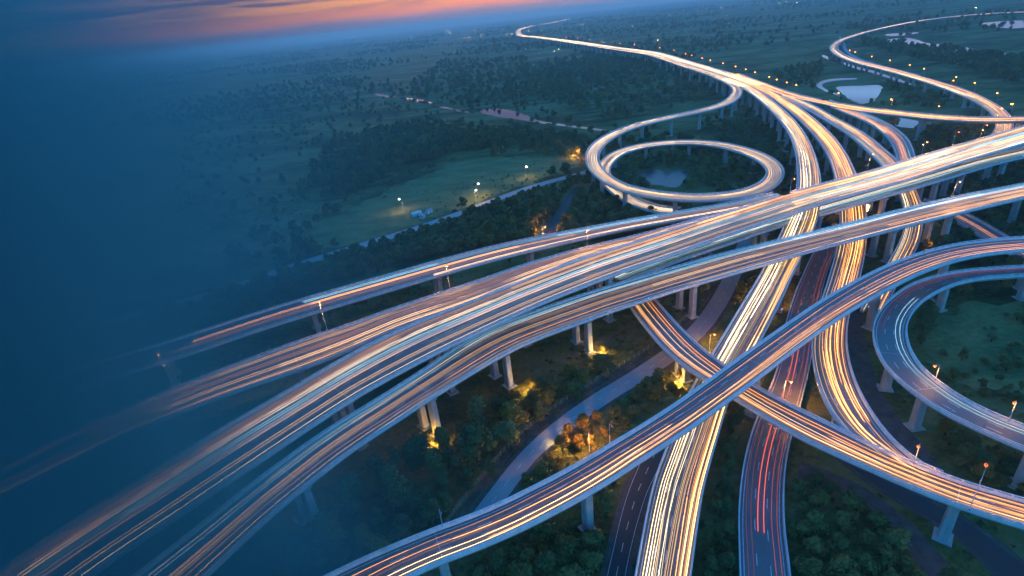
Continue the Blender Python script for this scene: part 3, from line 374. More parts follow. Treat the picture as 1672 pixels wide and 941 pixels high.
bump(t, p, noise(t, P, .5, 3), .05, .05); M['water'] = m
m, t, p = mat('muddy_water'); P = pos(t)
t.links.new(ramp(t, noise(t, P, .15, 5, .6), [(.35, (.02, .03, .03)), (.65, (.06, .065, .05))]), p.inputs['Base Color']); p.inputs['Roughness'].default_value = .32; p.inputs['Specular IOR Level'].default_value = .35
M['mud_water'] = m

# ------------------------------------------------------------------ ground sheet and water
gm = MB(); RG = 21000.0
xs = [-RG, -8000, -3000, -1200, -600, -300, -100, 0, 100, 300, 600, 1200, 3000, 8000, RG]
vi = {(i, j): (x, y, 0.0) for i, x in enumerate(xs) for j, y in enumerate(xs)}
n_ = len(xs)
for i in range(n_):
    for j in range(n_): gm.v.append(vi[i, j])
for i in range(n_-1):
    for j in range(n_-1): gm.f.append((i*n_+j, (i+1)*n_+j, (i+1)*n_+j+1, i*n_+j+1)); gm.m.append(0)
tag(gm.build('ground', M['ground']), kind='structure')

def wobble(poly, n, amp):
    P = [Vector(p) for p in poly]; out = []
    for i in range(len(P)):
        a, b, c, d = P[i-1], P[i], P[(i+1) % len(P)], P[(i+2) % len(P)]
        for k in range(n):
            u = k/n
            q = .5*((2*b) + (c-a)*u + (2*a-5*b+4*c-d)*u*u + (3*b-a-3*c+d)*u**3)
            L = (c-b).length
            out.append(q + Vector((rng.uniform(-1, 1), rng.uniform(-1, 1)))*amp*min(L, 60)*.05)
    return out
WNAMES = {'pond': 'pond', 'pond_b': 'pond', 'pond_e': 'pond', 'stream_loop': 'river', 'river_right': 'river', 'river_right_b': 'river', 'river_left': 'river', 'river_far': 'river', 'river_far_b': 'river', 'river_far_d': 'river', 'river_far_e': 'river', 'river_far_f': 'river', 'river_far_c': 'river', 'field_strip': 'water', 'cyan_creek': 'river'}
def flat_poly(name, pts, z, material):
    import mathutils.geometry as mg
    v = [Vector((q[0], q[1], 0)) for q in pts]
    tris = mg.tessellate_polygon([v])
    mb = MB(); mb.v = [(q.x, q.y, z) for q in v]; mb.f = [tuple(a) for a in tris]; mb.m = [0]*len(mb.f)
    o = mb.build(name, material)
    if o.data.polygons and o.data.polygons[0].normal.z < 0: o.data.flip_normals()
    return o
WPOLY = {}
for k, poly in WATER.items():
    w = wobble(poly, 6, .15 if k in ('pond_e', 'river_left', 'river_right') else .5); WPOLY[k] = w
    tag(flat_poly(WNAMES[k], w, .03, M['mud_water' if k == 'pond_e' else 'water']), kind='structure')

m, t, p = mat('light_grass'); P = pos(t)
f = mth(t, 'ADD', mth(t, 'MULTIPLY', noise(t, mapping(t, P, (1, 2.2, 1), (0, 0, .4)), .03, 6, .65, .5), .6), mth(t, 'MULTIPLY', noise(t, P, .35, 5, .7), .4))
t.links.new(ramp(t, f, [(.36, (.07, .085, .022)), (.47, (.13, .15, .036)), (.56, (.20, .20, .055)), (.66, (.28, .23, .09))]), p.inputs['Base Color']); p.inputs['Roughness'].default_value = .95
bump(t, p, f, .9, 1.0); M['grass'] = m
for poly in (MEADOW, MEADOW_B):
    tag(flat_poly('meadow', wobble(poly, 8, 2.2), .016, M['grass']), kind='structure')

# ------------------------------------------------------------------ roads
class Road:
    def __init__(s, name, pts):
        s.name = name; a = np.array(pts, float); s.a = a
        s.s = np.r_[0, np.cumsum(np.hypot(np.diff(a[:, 0]), np.diff(a[:, 1])))]; s.len = s.s[-1]
        t = np.gradient(a[:, :2], s.s, axis=0); t /= np.linalg.norm(t, axis=1)[:, None]
        s.t = t; s.n = np.stack([-t[:, 1], t[:, 0]], 1)
    def at(s, q):
        """x, y, z, half width, tangent, left normal at arc length q (smooth)"""
        i = int(min(max(np.searchsorted(s.s, q)-1, 0), len(s.s)-2)); h = s.s[i+1]-s.s[i]; u = (q-s.s[i])/h
        p0, p1 = s.a[i, :2], s.a[i+1, :2]; m0, m1 = s.t[i]*h, s.t[i+1]*h
        p = (2*u**3-3*u*u+1)*p0 + (u**3-2*u*u+u)*m0 + (-2*u**3+3*u*u)*p1 + (u**3-u*u)*m1
        t = s.t[i]*(1-u)+s.t[i+1]*u; t = t/np.linalg.norm(t)
        z, w = s.a[i, 2:]*(1-u) + s.a[i+1, 2:]*u
        return p[0], p[1], z, w, t, np.array([-t[1], t[0]])
    def frames(s, q0=0, q1=None, fac=1.0):
        q1 = s.len if q1 is None else q1
        q = [q0] + [x for x in s.s if q0+.5 < x < q1-.5] + [q1]
        if fac < 1:
            q = sorted(set(q + [(a+b)/2 for a, b in zip(q, q[1:])]))
        return q
    def strip(s, mb, q, o0, o1, dz, m=0):
        """flat strip between lateral offsets o0(w), o1(w)"""
        rings = []
        for x in q:
            X, Y, Z, w, t, n = s.at(x); a, b = o0(w), o1(w)
            rings.append([(X+n[0]*b, Y+n[1]*b, Z+dz), (X+n[0]*a, Y+n[1]*a, Z+dz)])
        b0 = len(mb.v)
        for r in rings: mb.v += r
        for i in range(len(rings)-1):
            k = b0+2*i; mb.f.append((k, k+1, k+3, k+2)); mb.m.append(m)
    def prism(s, mb, q, prof, m=0):
        rings = []
        for x in q:
            X, Y, Z, w, t, n = s.at(x)
            rings.append([(X+n[0]*o, Y+n[1]*o, Z+dz) for o, dz in prof(w)])
        mb.sweep(rings, True, True, m)
RD = {k: Road(k, v) for k, v in ROADS.items()}
GROUND_ROADS = ['D1', 'D2', 'S1', 'S2', 'S3', 'S4', 'S5', 'S7']
ELEV = [k for k in RD if k not in GROUND_ROADS]
dense = {}
for k, r in RD.items():
    q = np.arange(0, r.len, 3.0); dense[k] = np.array([r.at(x)[:4] for x in q])
def near_roads(x, y, zmin=-1, zmax=99, margin=0, skip=()):
    for k, d in dense.items():
        if k in skip: continue
        e = np.hypot(d[:, 0]-x, d[:, 1]-y) - d[:, 3] - margin
        i = int(e.argmin())
        if e[i] < 0 and (i == 0 or i == len(d)-1):      # beyond the end of that road
            g = d[i, :2]-d[1 if i == 0 else i-1, :2]
            if (x-d[i, 0])*g[0]+(y-d[i, 1])*g[1] > 0: continue
        if e[i] < 0 and zmin < d[i, 2] < zmax: return k
    return None

LABEL = {
 'T': 'long glowing trunk viaduct running out across the plain to the horizon',
 'A1': 'brightest curved flyover, sweeping from the trunk viaduct down under the wide bridge to the bottom edge',
 'A2': 'pinkish curved flyover next to the brightest one, turning orange below and merging into a ramp',
 'A3': 'narrow curved ramp third from the left in the fan of ramps',
 'A4': 'short curved ramp with pink and blue streaks, rightmost of the fan',
 'B': 'straight eastbound viaduct passing above the far curve beside a strip of water',
 'C': 'long winding road from the far hills, curving past the pale pond',
 'E': 'spiral loop ramp with blue white railings circling a small pond',
 'M': 'widest double carriageway flyover crossing the whole scene with a central barrier',
 'M1': 'side carriageway joining the far edge of the widest flyover',
 'R1': 'outer ramp with long pale parapet beside the dark wood',
 'P': 'broad orange lit flyover standing on tall piers in front of the widest flyover',
 'N': 'shadowed side bridge tucked below the near edge of the widest flyover',
 'G': 'diagonal flyover closest to the camera with orange and red streaks',
 'H': 'dark blue curved ramp bending round the meadow with few lights',
 'K': 'descending ramp that ducks under the diagonal flyover and ends at right',
 'RR': 'low dark carriageway with thin red streaks beside the row of trees',
 'S6': 'short dark overpass crossing between the piers behind the diagonal flyover'}
CAT = {'T': 'viaduct', 'B': 'viaduct', 'E': 'ramp', 'H': 'ramp', 'K': 'ramp', 'R1': 'ramp', 'A3': 'ramp', 'A4': 'ramp', 'C': 'road bridge', 'S6': 'overpass', 'RR': 'road'}
LANES = {'T': 8, 'M': 7, 'P': 5, 'A1': 4, 'A2': 4, 'R1': 4, 'M1': 4, 'RR': 3, 'G': 3, 'N': 4, 'C': 4, 'B': 4}
PIER_STEP = {'T': 64, 'M': 46, 'C': 62, 'B': 58, 'A1': 46, 'A2': 48, 'A3': 46, 'A4': 46, 'N': 44, 'M1': 56, 'E': 42, 'S6': 40}
pier_xy = []
A2E = RD['A2'].at(RD['A2'].len)[:2]
def deck_prof(d):
    def f(w):
        g = min(w*.55, w-1.8)
        return [(w, 0), (-w, 0), (-w, -.45), (-g-.5, -.95), (-g, -d), (g, -d), (g+.5, -.95), (w, -.45)]
    return f
for k in ELEV:
    r = RD[k]; far = k in ('T', 'C')
    root = empty('elevated_road' if k != 'RR' else 'dual_carriageway', tuple(r.at(r.len/2)[:2]) + (0,)); RD[k].root = root
    tag(root, LABEL[k], CAT.get(k, 'flyover'))
    inv = Matrix.Translation(-Vector(root.location))
    def part(mb, name, m, parent=root, smooth=False):
        mb.v = [(v[0]-root.location.x, v[1]-root.location.y, v[2]) for v in mb.v]
        return mb.build(name, m, parent, smooth)
    depth = 2.3 if k not in ('H', 'K', 'G', 'E', 'A3', 'S6', 'C') else 2.0
    q = r.frames(fac=.5)
    mb = MB(); r.prism(mb, q, deck_prof(depth)); deck = part(mb, 'deck', M['concrete'])
    mb = MB(); r.strip(mb, q, lambda w: -w+.5, lambda w: w-.5, .02); part(mb, 'road_surface', M['asphalt'])
    # lane paint
    mb = MB(); nl = LANES.get(k, 3)
    lanes_w = lambda w: (2*w-2.4)/nl
    wd = .11 if not far else .14
    for sgn in (-1, 1):
        r.strip(mb, q, lambda w: sgn*(w-1.25)-wd, lambda w: sgn*(w-1.25)+wd, .035)
    if k not in ('T',):
        for j in range(1, nl):
            x = rng.uniform(0, 6)
            while x < r.len-4:
                r.strip(mb, [x, x+4.0], lambda w: -w+1.2+lanes_w(w)*j-wd, lambda w: -w+1.2+lanes_w(w)*j+wd, .035); x += 12
    part(mb, 'lane_marking', M['paint'])
    # parapets: a concrete upstand, posts and a top rail; left out where another deck joins
    for sgn in (-1, 1):
        mb = MB(); runs = []; cur = []
        step = 5.0 if not far else 14.0
        xs_ = np.arange(0, r.len - (22 if k == 'A2' and sgn < 0 else 0), step)
        for x in xs_:
            X, Y, Z, w, t, n = r.at(x); e = sgn*(w-.2)
            hit = None if (k == 'A2' and sgn < 0 and x > r.len-60) or (k == 'K' and sgn > 0 and math.hypot(X-A2E[0], Y-A2E[1]) < 26) else near_roads(X+n[0]*e, Y+n[1]*e, Z-2.2, Z+2.2, -.9, skip=(k,)+tuple(GROUND_ROADS))
            if hit:
                if len(cur) > 1: runs.append(cur)
                cur = []
            else: cur.append(x)
        if len(cur) > 1: runs.append(cur)
        for run in runs:
            qq = np.arange(run[0], run[-1]+.1, 5.0 if not far else 20.0)
            if qq[-1] < run[-1]-.5: qq = np.r_[qq, run[-1]]
            r.prism(mb, qq, lambda w: [(sgn*(w-.42), .03), (sgn*(w+.06), -.02), (sgn*(w+.04), .98), (sgn*(w-.32), .98)][::sgn])
            if not far:
                r.prism(mb, qq, lambda w: [(sgn*(w-.30), 1.42), (sgn*(w), 1.42), (sgn*(w), 1.62), (sgn*(w-.30), 1.62)][::sgn])
                for x in np.arange(run[0]+.3, run[-1], 3.6):
                    X, Y, Z, w, t, n = r.at(x); e = sgn*(w-.18)
                    mb.box((X+n[0]*e, Y+n[1]*e), t, n, .30, .12, Z+.96, Z+1.44)
        if mb.v: part(mb, 'parapet', M['parapet'])
    if k in ('M', 'T'):
        mb = MB(); qq = r.frames(fac=.5)
        r.prism(mb, qq, lambda w: [(-.4, .03), (.4, .03), (.32, .4), (.16, .95), (-.16, .95), (-.32, .4)][::-1]); part(mb, 'median_barrier', M['parapet'])
    # expansion joints: thin steel bars over the piers
    # piers
    st = PIERS.get(k) if k not in ('E',) else None
    if not st:
        stp = PIER_STEP.get(k, 40); st = list(np.arange(stp*.4, r.len-6, stp))
    if k == 'T': st = [x for x in st if r.len-x < 2600]
    if k == 'P': st = st + [40, 8, 560, 610, 660, 720]
    if k == 'H': st = st + [40, 90, 140, 180, 220, 255, 400, 450]
    if k == 'G': st = st + [20, 60, 280, 325, 372, 415, 465, 515]
    if k == 'K': st = st + [225, 275, 330]
    jb = MB()
    for x0 in st:
        for dx in (0, 6, -6, 12, -12, 17, -17):
            x = x0+dx
            if not 2 < x < r.len-2: continue
            X, Y, Z, w, t, n = r.at(x)
            if Z < 5.0: break
            offs = [0.0] if w < 6.4 or k in ('E', 'H', 'K', 'G') else [-.5*w, .5*w]
            if w > 12: offs = [-.62*w, 0, .62*w]
            ok = []
            for o in offs:
                cx, cy = X+n[0]*o, Y+n[1]*o
                if near_roads(cx, cy, -1, Z-3.0, 1.7, skip=(k,)): continue
                if any(math.hypot(cx-a, cy-b) < 3.5 for a, b in pier_xy): continue
                ok.append(o)
            if len(ok) < min(len(offs), 2) and dx != -17: continue
            if not ok: continue
            if k in ('E', 'H', 'K', 'G') and len(ok) < 1: continue
            pmb = MB(); sx = 1.35 if w > 4.8 else 1.2; sy = 1.6
            top = Z-depth-1.5
            for o in ok:
                cx, cy = X+n[0]*o, Y+n[1]*o; pier_xy.append((cx, cy))
                pmb.box((cx, cy), t, n, sx+.9, sy+.9, -.4, .45)
                # chamfered shaft
                rings = []
                for z, kk in ((.45, 1.0), (top, .94)):
                    a, b, c = sx*kk, sy*kk, .28
                    pr = [(a, -b+c), (a, b-c), (a-c, b), (-a+c, b), (-a, b-c), (-a, -b+c), (-a+c, -b), (a-c, -b)]
                    rings.append([(cx+t[0]*u+n[0]*v, cy+t[1]*u+n[1]*v, z) for u, v in pr])
                pmb.sweep(rings)
            pier = part(pmb, 'pier', M['pier'])
            cmb = MB(); lo, hi = min(ok)-sy-.5, max(ok)+sy+.5
            if len(ok) == 1: lo, hi = ok[0]-2.4, ok[0]+2.4
            rings = []
            for v, zz in ((lo, top+.75), (lo+1.0, top), (hi-1.0, top), (hi, top+.75)):
                rings.append([(X+n[0]*v+t[0]*u, Y+n[1]*v+t[1]*u, z) for u, z in ((-1.5, zz), (1.5, zz), (1.5, Z-depth+.02), (-1.5, Z-depth+.02))])
            cmb.sweep(rings); part(cmb, 'pier_cap', M['pier'], pier)
            r.strip(jb, [x-.12, x+.12], lambda w_: -w_+.5, lambda w_: w_-.5, .03)
            break
    if jb.v: part(jb, 'expansion_joint', M['steel'])

GNAME = {'D1': ('dirt_track', 'earth'), 'D2': ('dirt_track', 'earth'), 'S1': ('country_road', 'asphalt_old'), 'S2': ('lane', 'asphalt_dark'), 'S3': ('service_road', 'asphalt_old'), 'S4': ('service_road', 'asphalt_dark'), 'S5': ('service_road', 'asphalt_dark'), 'S7': ('country_road', 'asphalt_old')}
for gi, k in enumerate(GROUND_ROADS):
    r = RD[k]; q = r.frames(fac=.5); mb = MB(); z = .05+.012*gi
    r.strip(mb, q, lambda w: -w-1.6, lambda w: w+1.6, z-.02-r.a[0, 2])
    tag(mb.build('road_shoulder', M['earth']), kind='structure')
    mb = MB(); r.strip(mb, q, lambda w: -w, lambda w: w, z-r.a[0, 2]+.02); pm = MB()
    if k not in ('S2', 'S4', 'D1', 'D2'):
        x = 1.0
        while x < r.len-3.5:
            r.strip(pm, [x, x+3.2], lambda w: -.10, lambda w: .10, z-r.a[0, 2]+.04); x += 8
        for sgn in (-1, 1) if k not in ('S3', 'S4') else (): r.strip(pm, q, lambda w: sgn*(w-.5)-.08, lambda w: sgn*(w-.5)+.08, z-r.a[0, 2]+.04)
    tag(mb.build(GNAME[k][0], M[GNAME[k][1]]), kind='structure')
    if pm.v: tag(pm.build('road_markings', M['paint']), kind='structure')

# ------------------------------------------------------------------ light streaks of the traffic
#        lanes: colour choices per half of the road (right of the axis, left of it), vehicles per lane, share of full-length streaks
TRAF = {
 'T': ([5, 0, 1, 1], [1, 2, 1, 0], 1.6, .9, .17), 'A1': ([5, 0, 1, 1], [1, 1, 2, 1], 2.0, .8, .10), 'A2': ([2, 2, 1, 2], [2, 1, 2, 3, 2], 1.8, .7, .10),
 'A3': ([1, 0, 1], [1, 2, 0], 1.4, .8, .10), 'A4': ([2, 2, 1], [2, 2, 4], 1.2, .6, .09), 'B': ([2, 1, 2], [1, 2, 2], 1.2, .7, .10),
 'C': ([1, 0, 1], [1, 2, 2], 1.3, .8, .14), 'E': ([1, 0, 2], [4, 0, 1], 1.05, .8, .10), 'M': ([1, 4, 4, 0, 2, 1], [1, 0, 4, 4, 2, 0], 2.4, .45, .10),
 'M1': ([1, 2, 1], [2, 2, 1], .9, .35, .085), 'R1': ([2, 2, 1], [2, 4, 2], .5, .05, .075), 'P': ([2, 1, 2, 1], [4, 2, 4, 2, 1], 1.8, .45, .085, .7),
 'N': ([2, 3, 4], [0, 2, 1], .8, .45, .085), 'G': ([2, 2, 2, 1, 2], [2, 2, 4, 1], 1.75, .5, .062, .4), 'H': ([4, 3, 4], [4, 4, 4], .36, .2, .07),
 'K': ([2, 1, 2], [2, 2, 1], 1.5, .6, .085), 'RR': ([3, 3, 3], [3, 3, 4], .5, .5, .075), 'S6': ([3, 2], [4, 2], .6, .4, .08)}
TL = {'T': 'white and gold light streaks along the trunk viaduct', 'A1': 'dense white and gold light streaks on the brightest curved flyover', 'A2': 'pink and orange light streaks on the curved flyover beside the brightest one',
 'A3': 'warm light streaks on the narrow third ramp of the fan', 'A4': 'faint pink light streaks on the rightmost ramp of the fan', 'B': 'pale orange light streaks on the straight eastbound viaduct', 'C': 'warm light streaks on the winding far road',
 'E': 'white and blue light streaks round the spiral ramp', 'M': 'white gold light streaks on the widest flyover', 'M1': 'orange light streaks on the side carriageway of the widest flyover', 'R1': 'sparse orange light streaks on the outer ramp',
 'P': 'blue white and orange light streaks on the broad flyover on tall piers', 'N': 'sparse light streaks on the shadowed side bridge', 'G': 'orange and red light streaks on the diagonal flyover', 'H': 'thin cool blue light streaks on the dark curved ramp',
 'K': 'orange light streaks on the descending ramp', 'RR': 'thin red light streaks on the low dark carriageway', 'S6': 'short faint light streaks on the dark overpass'}
for k, (cr_, cl_, per, full, rr, *lf) in TRAF.items():
    r = RD[k]; nl = LANES.get(k, 3); mb = MB(); rg = random.Random('t'+k); far = k in ('T', 'C')
    for j in range(nl):
        side = cr_ if j < nl/2 else cl_
        pe = per*1.85*(lf[0] if lf and j >= nl/2 else 1); cnt = int(pe) + (rg.random() < pe-int(pe))
        for c in range(cnt):
            lat = rg.gauss(0, .34); hue = rg.choice(side)
            if rg.random() < full: q0, q1 = 0.5, r.len-(.5 if k != 'A2' else rg.uniform(.5, 70))
            elif k in ('M', 'M1', 'P', 'R1') and rg.random() < .75: q0, q1 = r.len*rg.uniform(.2, .66), r.len-.5
            else:
                L = r.len*rg.uniform(.15, .6); q0 = rg.uniform(.5, r.len-L-.5); q1 = q0+L
            ph, am, wl = rg.uniform(0, 6.3), rg.uniform(.05, .5), rg.uniform(90, 260)
            half = rg.uniform(.6, .85); hz = rg.uniform(.35, .7)
            pair = (-half, half) if rg.random() < .75 else (0,)
            base_r = rr*rg.choice((.3, .38, .45, .55, .8))
            # brightness changes along the way at random; left ends kept dim to imitate the fade
            cuts = [q0]; tiers = []
            tier = 2 if k in ('M', 'M1', 'P', 'R1') and q0 < r.len*.3 else rg.choice((0, 1, 1, 2, 2))
            while cuts[-1] < q1-1:
                cuts.append(min(q1, cuts[-1]+rg.uniform(25, 140)*(3 if far else 1))); tiers.append(tier)
                tier = max(1 if k in ('M', 'M1', 'P', 'R1') and cuts[-1] < r.len*.40 else 0, min(2, tier+rg.choice((-1, -1, 0, 1, 1))))
            for dd in pair:
                for si, tr in enumerate(tiers):
                    a0, a1 = cuts[si], cuts[si+1]
                    if a1-a0 < 1: continue
                    q = r.frames(a0, a1, .5 if not far else 1); rings = []
                    for x in q:
                        X, Y, Z, w, t, n = r.at(x); lw = (2*w-2.6)/nl
                        o = -w+1.3+lw*(j+.5)+max(-lw*.5, min(lw*.5, lat+am*math.sin(ph+x/wl*6.28)))+dd
                        o = max(-w+.8, min(w-.8, o))
                        if k in ('M', 'T') and abs(o) < .7: o = math.copysign(.7, o)
                        rd = base_r*(.12 if (x == q0 and q0 > 1) or (x == q1 and q1 < r.len-1) else 1)
                        rings.append([(X+n[0]*(o+a*rd), Y+n[1]*(o+a*rd), Z+hz+b_*rd) for a, b_ in ((-1, -.5), (1, -.5), (0, 1))])
                    mb.sweep(rings, True, False, hue*3+tr)
    o = mb.build('light_trails', TR); tag(o, TL[k], 'light trails', kind='stuff')

# ------------------------------------------------------------------ street lamps
def lamp_proto(h, lens, hi=True):
    root = empty('street_lamp', (0, 0, -500))
    mb = MB(); mb.tube([(0, 0, 0), (0, 0, .5), (0, 0, .52), (0, 0, h-.35)], [.24, .24, .14, .08], 8); a = mb.mesh('pole', M['steel'], True)
    mb = MB(); mb.tube([(0, 0, h-.5), (.1, 0, h-.1), (.5, 0, h+.12), (1.5, 0, h+.18)], [.08, .075, .065, .06], 6); b = mb.mesh('arm', M['steel'], True)
    mb = MB(); mb.box((1.65, 0), (1, 0), (0, 1), .42, .2, h+.14, h+.30, .7); c = mb.mesh('lamp_head', M['housing'])
    mb = MB()
    rings = []
    for z, s in ((h+.16, .72), (h+.02, 1.0), (h-.2, .95), (h-.42, .5)): rings.append([(1.78+math.cos(u*.785)*.62*s, math.sin(u*.785)*.36*s, z) for u in range(8)])
    mb.sweep(rings[::-1]); d = mb.mesh('lens', lens, True)
    return a, b, c, d
protos = {}
spot_lamps = {'T': 'along the trunk viaduct', 'B': 'along the eastbound viaduct', 'C': 'beside the far winding road', 'M': 'on the far parapet of the widest flyover', 'M1': 'on the far parapet of the side carriageway',
              'P': 'rising behind the broad orange flyover', 'N': 'beside the shadowed side bridge', 'H': 'on the inner edge of the blue curved ramp', 'K': 'on the descending ramp', 'G': 'on the far parapet of the diagonal flyover', 'RR': 'beside the low dark carriageway', 'g': 'standing among the trees below the bridges', 'mast': 'on the dark meadow past the country road'}
UNLIT = 0
lamp_seen = {}
lamp_light = bpy.data.lights.new('sodium_light', 'POINT'); lamp_light.energy = 1500; lamp_light.color = (1, .40, .08); lamp_light.shadow_soft_size = .25
deck_light = lamp_light.copy(); deck_light.energy = 850
soft_light = lamp_light.copy(); soft_light.energy = 260
led_light = bpy.data.lights.new('led_light', 'POINT'); led_light.energy = 550; led_light.color = (1, .62, .22); led_light.shadow_soft_size = .2
order = ['first', 'second', 'third', 'fourth', 'fifth', 'sixth', 'seventh', 'eighth', 'ninth', 'tenth', 'eleventh', 'twelfth', 'thirteenth', 'fourteenth', 'fifteenth', 'sixteenth', 'seventeenth', 'eighteenth', 'nineteenth', 'twentieth', 'twenty-first']
for k in spot_lamps:
    grp = sorted([l for l in LAMPS if l[0] == k], key=lambda l: math.hypot(l[1], l[2]))
    for i, (kk, x, y, z, h) in enumerate(grp):
        dark = (k == 'G') or (k == 'g' and i in (1,))
        lens = M['led'] if k == 'mast' else (M['housing'] if dark else M['sodium_far'] if k in ('T', 'B', 'C') else M['sodium'])
        rz = 0.0
        if k in RD:
            r = RD[k]; d = np.hypot(r.a[:, 0]-x, r.a[:, 1]-y); j = int(d.argmin()); nx = r.n[j]; c0 = r.a[j]
            sg = 1 if (x-c0[0])*nx[0]+(y-c0[1])*nx[1] > 0 else -1
            lat = sg*min(abs((x-c0[0])*nx[0]+(y-c0[1])*nx[1]), c0[3]-.1) if k in ('M', 'M1', 'P', 'N', 'H', 'K', 'G') else (x-c0[0])*nx[0]+(y-c0[1])*nx[1]
            if k in ('M', 'M1', 'P', 'N', 'H', 'K', 'G', 'T', 'B', 'C'): lat = sg*(c0[3]-.15)
            tt = (x-c0[0])*r.t[j][0]+(y-c0[1])*r.t[j][1]
            x, y = c0[0]+nx[0]*lat+r.t[j][0]*tt, c0[1]+nx[1]*lat+r.t[j][1]*tt; z = c0[2]+.6
            rz = math.atan2(-nx[1]*sg, -nx[0]*sg)
        else:
            rz = rng.uniform(0, 6.28); z = 0
        key = (round(h, 1), lens.name)
        if key not in protos: protos[key] = lamp_proto(h, lens)
        a, b, c, dl = protos[key]
        root = empty('street_lamp', (x, y, z), rz)
        for nm, me in (('pole', a), ('arm', b)): link(nm, me, root)
        hd = link('lamp_head', c, root); ln = link('lens', dl, hd)
        if not dark:
            near = math.hypot(x, y) < 700
            if near:
                lo = bpy.data.objects.new('lamp_light', led_light if k == 'mast' else lamp_light if k == 'g' else soft_light if k in ('H', 'K') else deck_light); COL.objects.link(lo); lo.parent = root; lo.location = (1.8, 0, h-.55)
        word = 'unlit' if dark else ('white' if k == 'mast' else 'orange')
        lab = f'{word} street lamp {spot_lamps[k]}'
        if len(grp) > 1: lab = f'{order[i]} {word} street lamp from the camera {spot_lamps[k]}' if len(grp) > 2 or not dark else lab
        tag(root, lab, 'street lamp', 'street lamps ' + spot_lamps[k])

# ------------------------------------------------------------------ trees
def crown_mesh(name, R, H, z0, lobes, quads, qs, material, seed, sparse=0):
    rg = np.random.default_rng(seed); L = []
    for i in range(lobes):
        a = rg.uniform(0, 6.283); u = rg.uniform(0, 1); rr = R*.62*math.sqrt(rg.uniform(.05, 1))*(1-.55*u)
        L.append((rr*math.cos(a), rr*math.sin(a), z0+H*(.18+.66*u), R*rg.uniform(.34, .52)*(1-.25*u), H*rg.uniform(.16, .24)))
    L = np.array(L); pick = rg.integers(0, lobes, quads)
    d = rg.normal(size=(quads, 3)); d /= np.linalg.norm(d, axis=1)[:, None]; d[:, 2] = np.where(d[:, 2] < -.35, -d[:, 2], d[:, 2])
    rad_ = rg.uniform(.62, 1.08, quads)[:, None]
    c = L[pick, :3] + d*rad_*np.stack([L[pick, 3], L[pick, 3], L[pick, 4]], 1)
    nrm = d + rg.normal(size=(quads, 3))*.55; nrm /= np.linalg.norm(nrm, axis=1)[:, None]
    ax = np.cross(nrm, rg.normal(size=(quads, 3))); ax /= np.linalg.norm(ax, axis=1)[:, None]; bx = np.cross(nrm, ax)
    s = qs*rg.uniform(.5, 1.4, quads)[:, None]
    v = np.stack([c-ax*s-bx*s*.3, c+ax*s*.2-bx*s*.9, c+ax*s+bx*s*.25, c-ax*s*.25+bx*s*.95], 1).reshape(-1, 3)
    me = bpy.data.meshes.new(name); me.vertices.add(len(v)); me.vertices.foreach_set('co', v.ravel())
    nq = quads; me.loops.add(nq*4); me.loops.foreach_set('vertex_index', np.arange(nq*4, dtype=np.int32))
    me.polygons.add(nq); me.polygons.foreach_set('loop_start', np.arange(0, nq*4, 4, dtype=np.int32))
    me.materials.append(material); me.update(calc_edges=True); me.validate(); return me
def trunk_mesh(name, H, r, seed):
    rg = random.Random(seed); mb = MB(); top = Vector((rg.uniform(-.4, .4), rg.uniform(-.4, .4), H))
    mb.tube([(0, 0, -.2), (0, 0, .3), top*.5, top], [r*1.5, r, r*.75, r*.4], 7)
    for i in range(5):
        a = i*1.26+rg.uniform(-.3, .3); b = top*rg.uniform(.45, .8); L = H*rg.uniform(.35, .55)
        mb.tube([b, b+Vector((math.cos(a)*L*.5, math.sin(a)*L*.5, L*.45)), b+Vector((math.cos(a)*L, math.sin(a)*L, L*.75))], [r*.45, r*.3, r*.12], 5)
    return mb.mesh(name, M['bark'], True)
# unit trees: crown radius 1, scaled per tree
CR, TRK, FARM = [], [], []
for sp in range(4):
    for v in range(3):
        H = [1.5, 1.7, 1.25, 1.4][sp]
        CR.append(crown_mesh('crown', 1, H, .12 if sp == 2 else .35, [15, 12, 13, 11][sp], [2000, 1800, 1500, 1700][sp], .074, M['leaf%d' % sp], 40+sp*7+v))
        TRK.append(trunk_mesh('trunk', [.95, 1.0, .6, .95][sp], .085, sp*5+v))
        f = crown_mesh('woodland_tree', 1, H, .2, 10, 330, .16, M['leaf%d' % sp], 90+sp*7+v); FARM.append(f)
MEADOWS = [MEADOW, MEADOW_B]
def inside(poly, x, y):
    c = False; n = len(poly); j = n-1
    for i in range(n):
        xi, yi = poly[i]; xj, yj = poly[j]
        if (yi > y) != (yj > y) and x < (xj-xi)*(y-yi)/(yj-yi)+xi: c = not c
        j = i
    return c
allw = [[(q.x, q.y) for q in w] for w in WPOLY.values()]
trees = []; cells = {}
LIT_GOLD = {'on the slope above the wire fence': .2, 'on the verge beside the grey service road': .3, 'in the copse below the spiral ramp': .2, 'between the two ramps at right': .2, 'in the hollow under the merging ramp': .06}
def free(x, y, d):
    cx, cy = int(x//8), int(y//8)
    for i in (-1, 0, 1):
        for j in (-1, 0, 1):
            for (a, b, c) in cells.get((cx+i, cy+j), ()):
                if math.hypot(a-x, b-y) < (c+d)*.62: return False
    return True
def ok_spot(x, y, R, H):
    # clear of the carriageways near the ground, of low decks and of piers
    k = near_roads(x, y, -1, 6.5, R*.55+1.2)
    if k: return False
    d1 = dense['S1']; i1 = int(np.hypot(d1[:, 0]-x, d1[:, 1]-y).argmin())
    if math.hypot(d1[i1, 0]-x, d1[i1, 1]-y) < (17 if y < d1[i1, 1] else 9): return False
    k = near_roads(x, y, 6.5, H+3.2, R*.8)
    if k: return False
    if any(math.hypot(a-x, b-y) < R*.6+1.6 for a, b in pier_xy): return False
    return not any(inside(w, x, y) for w in allw)
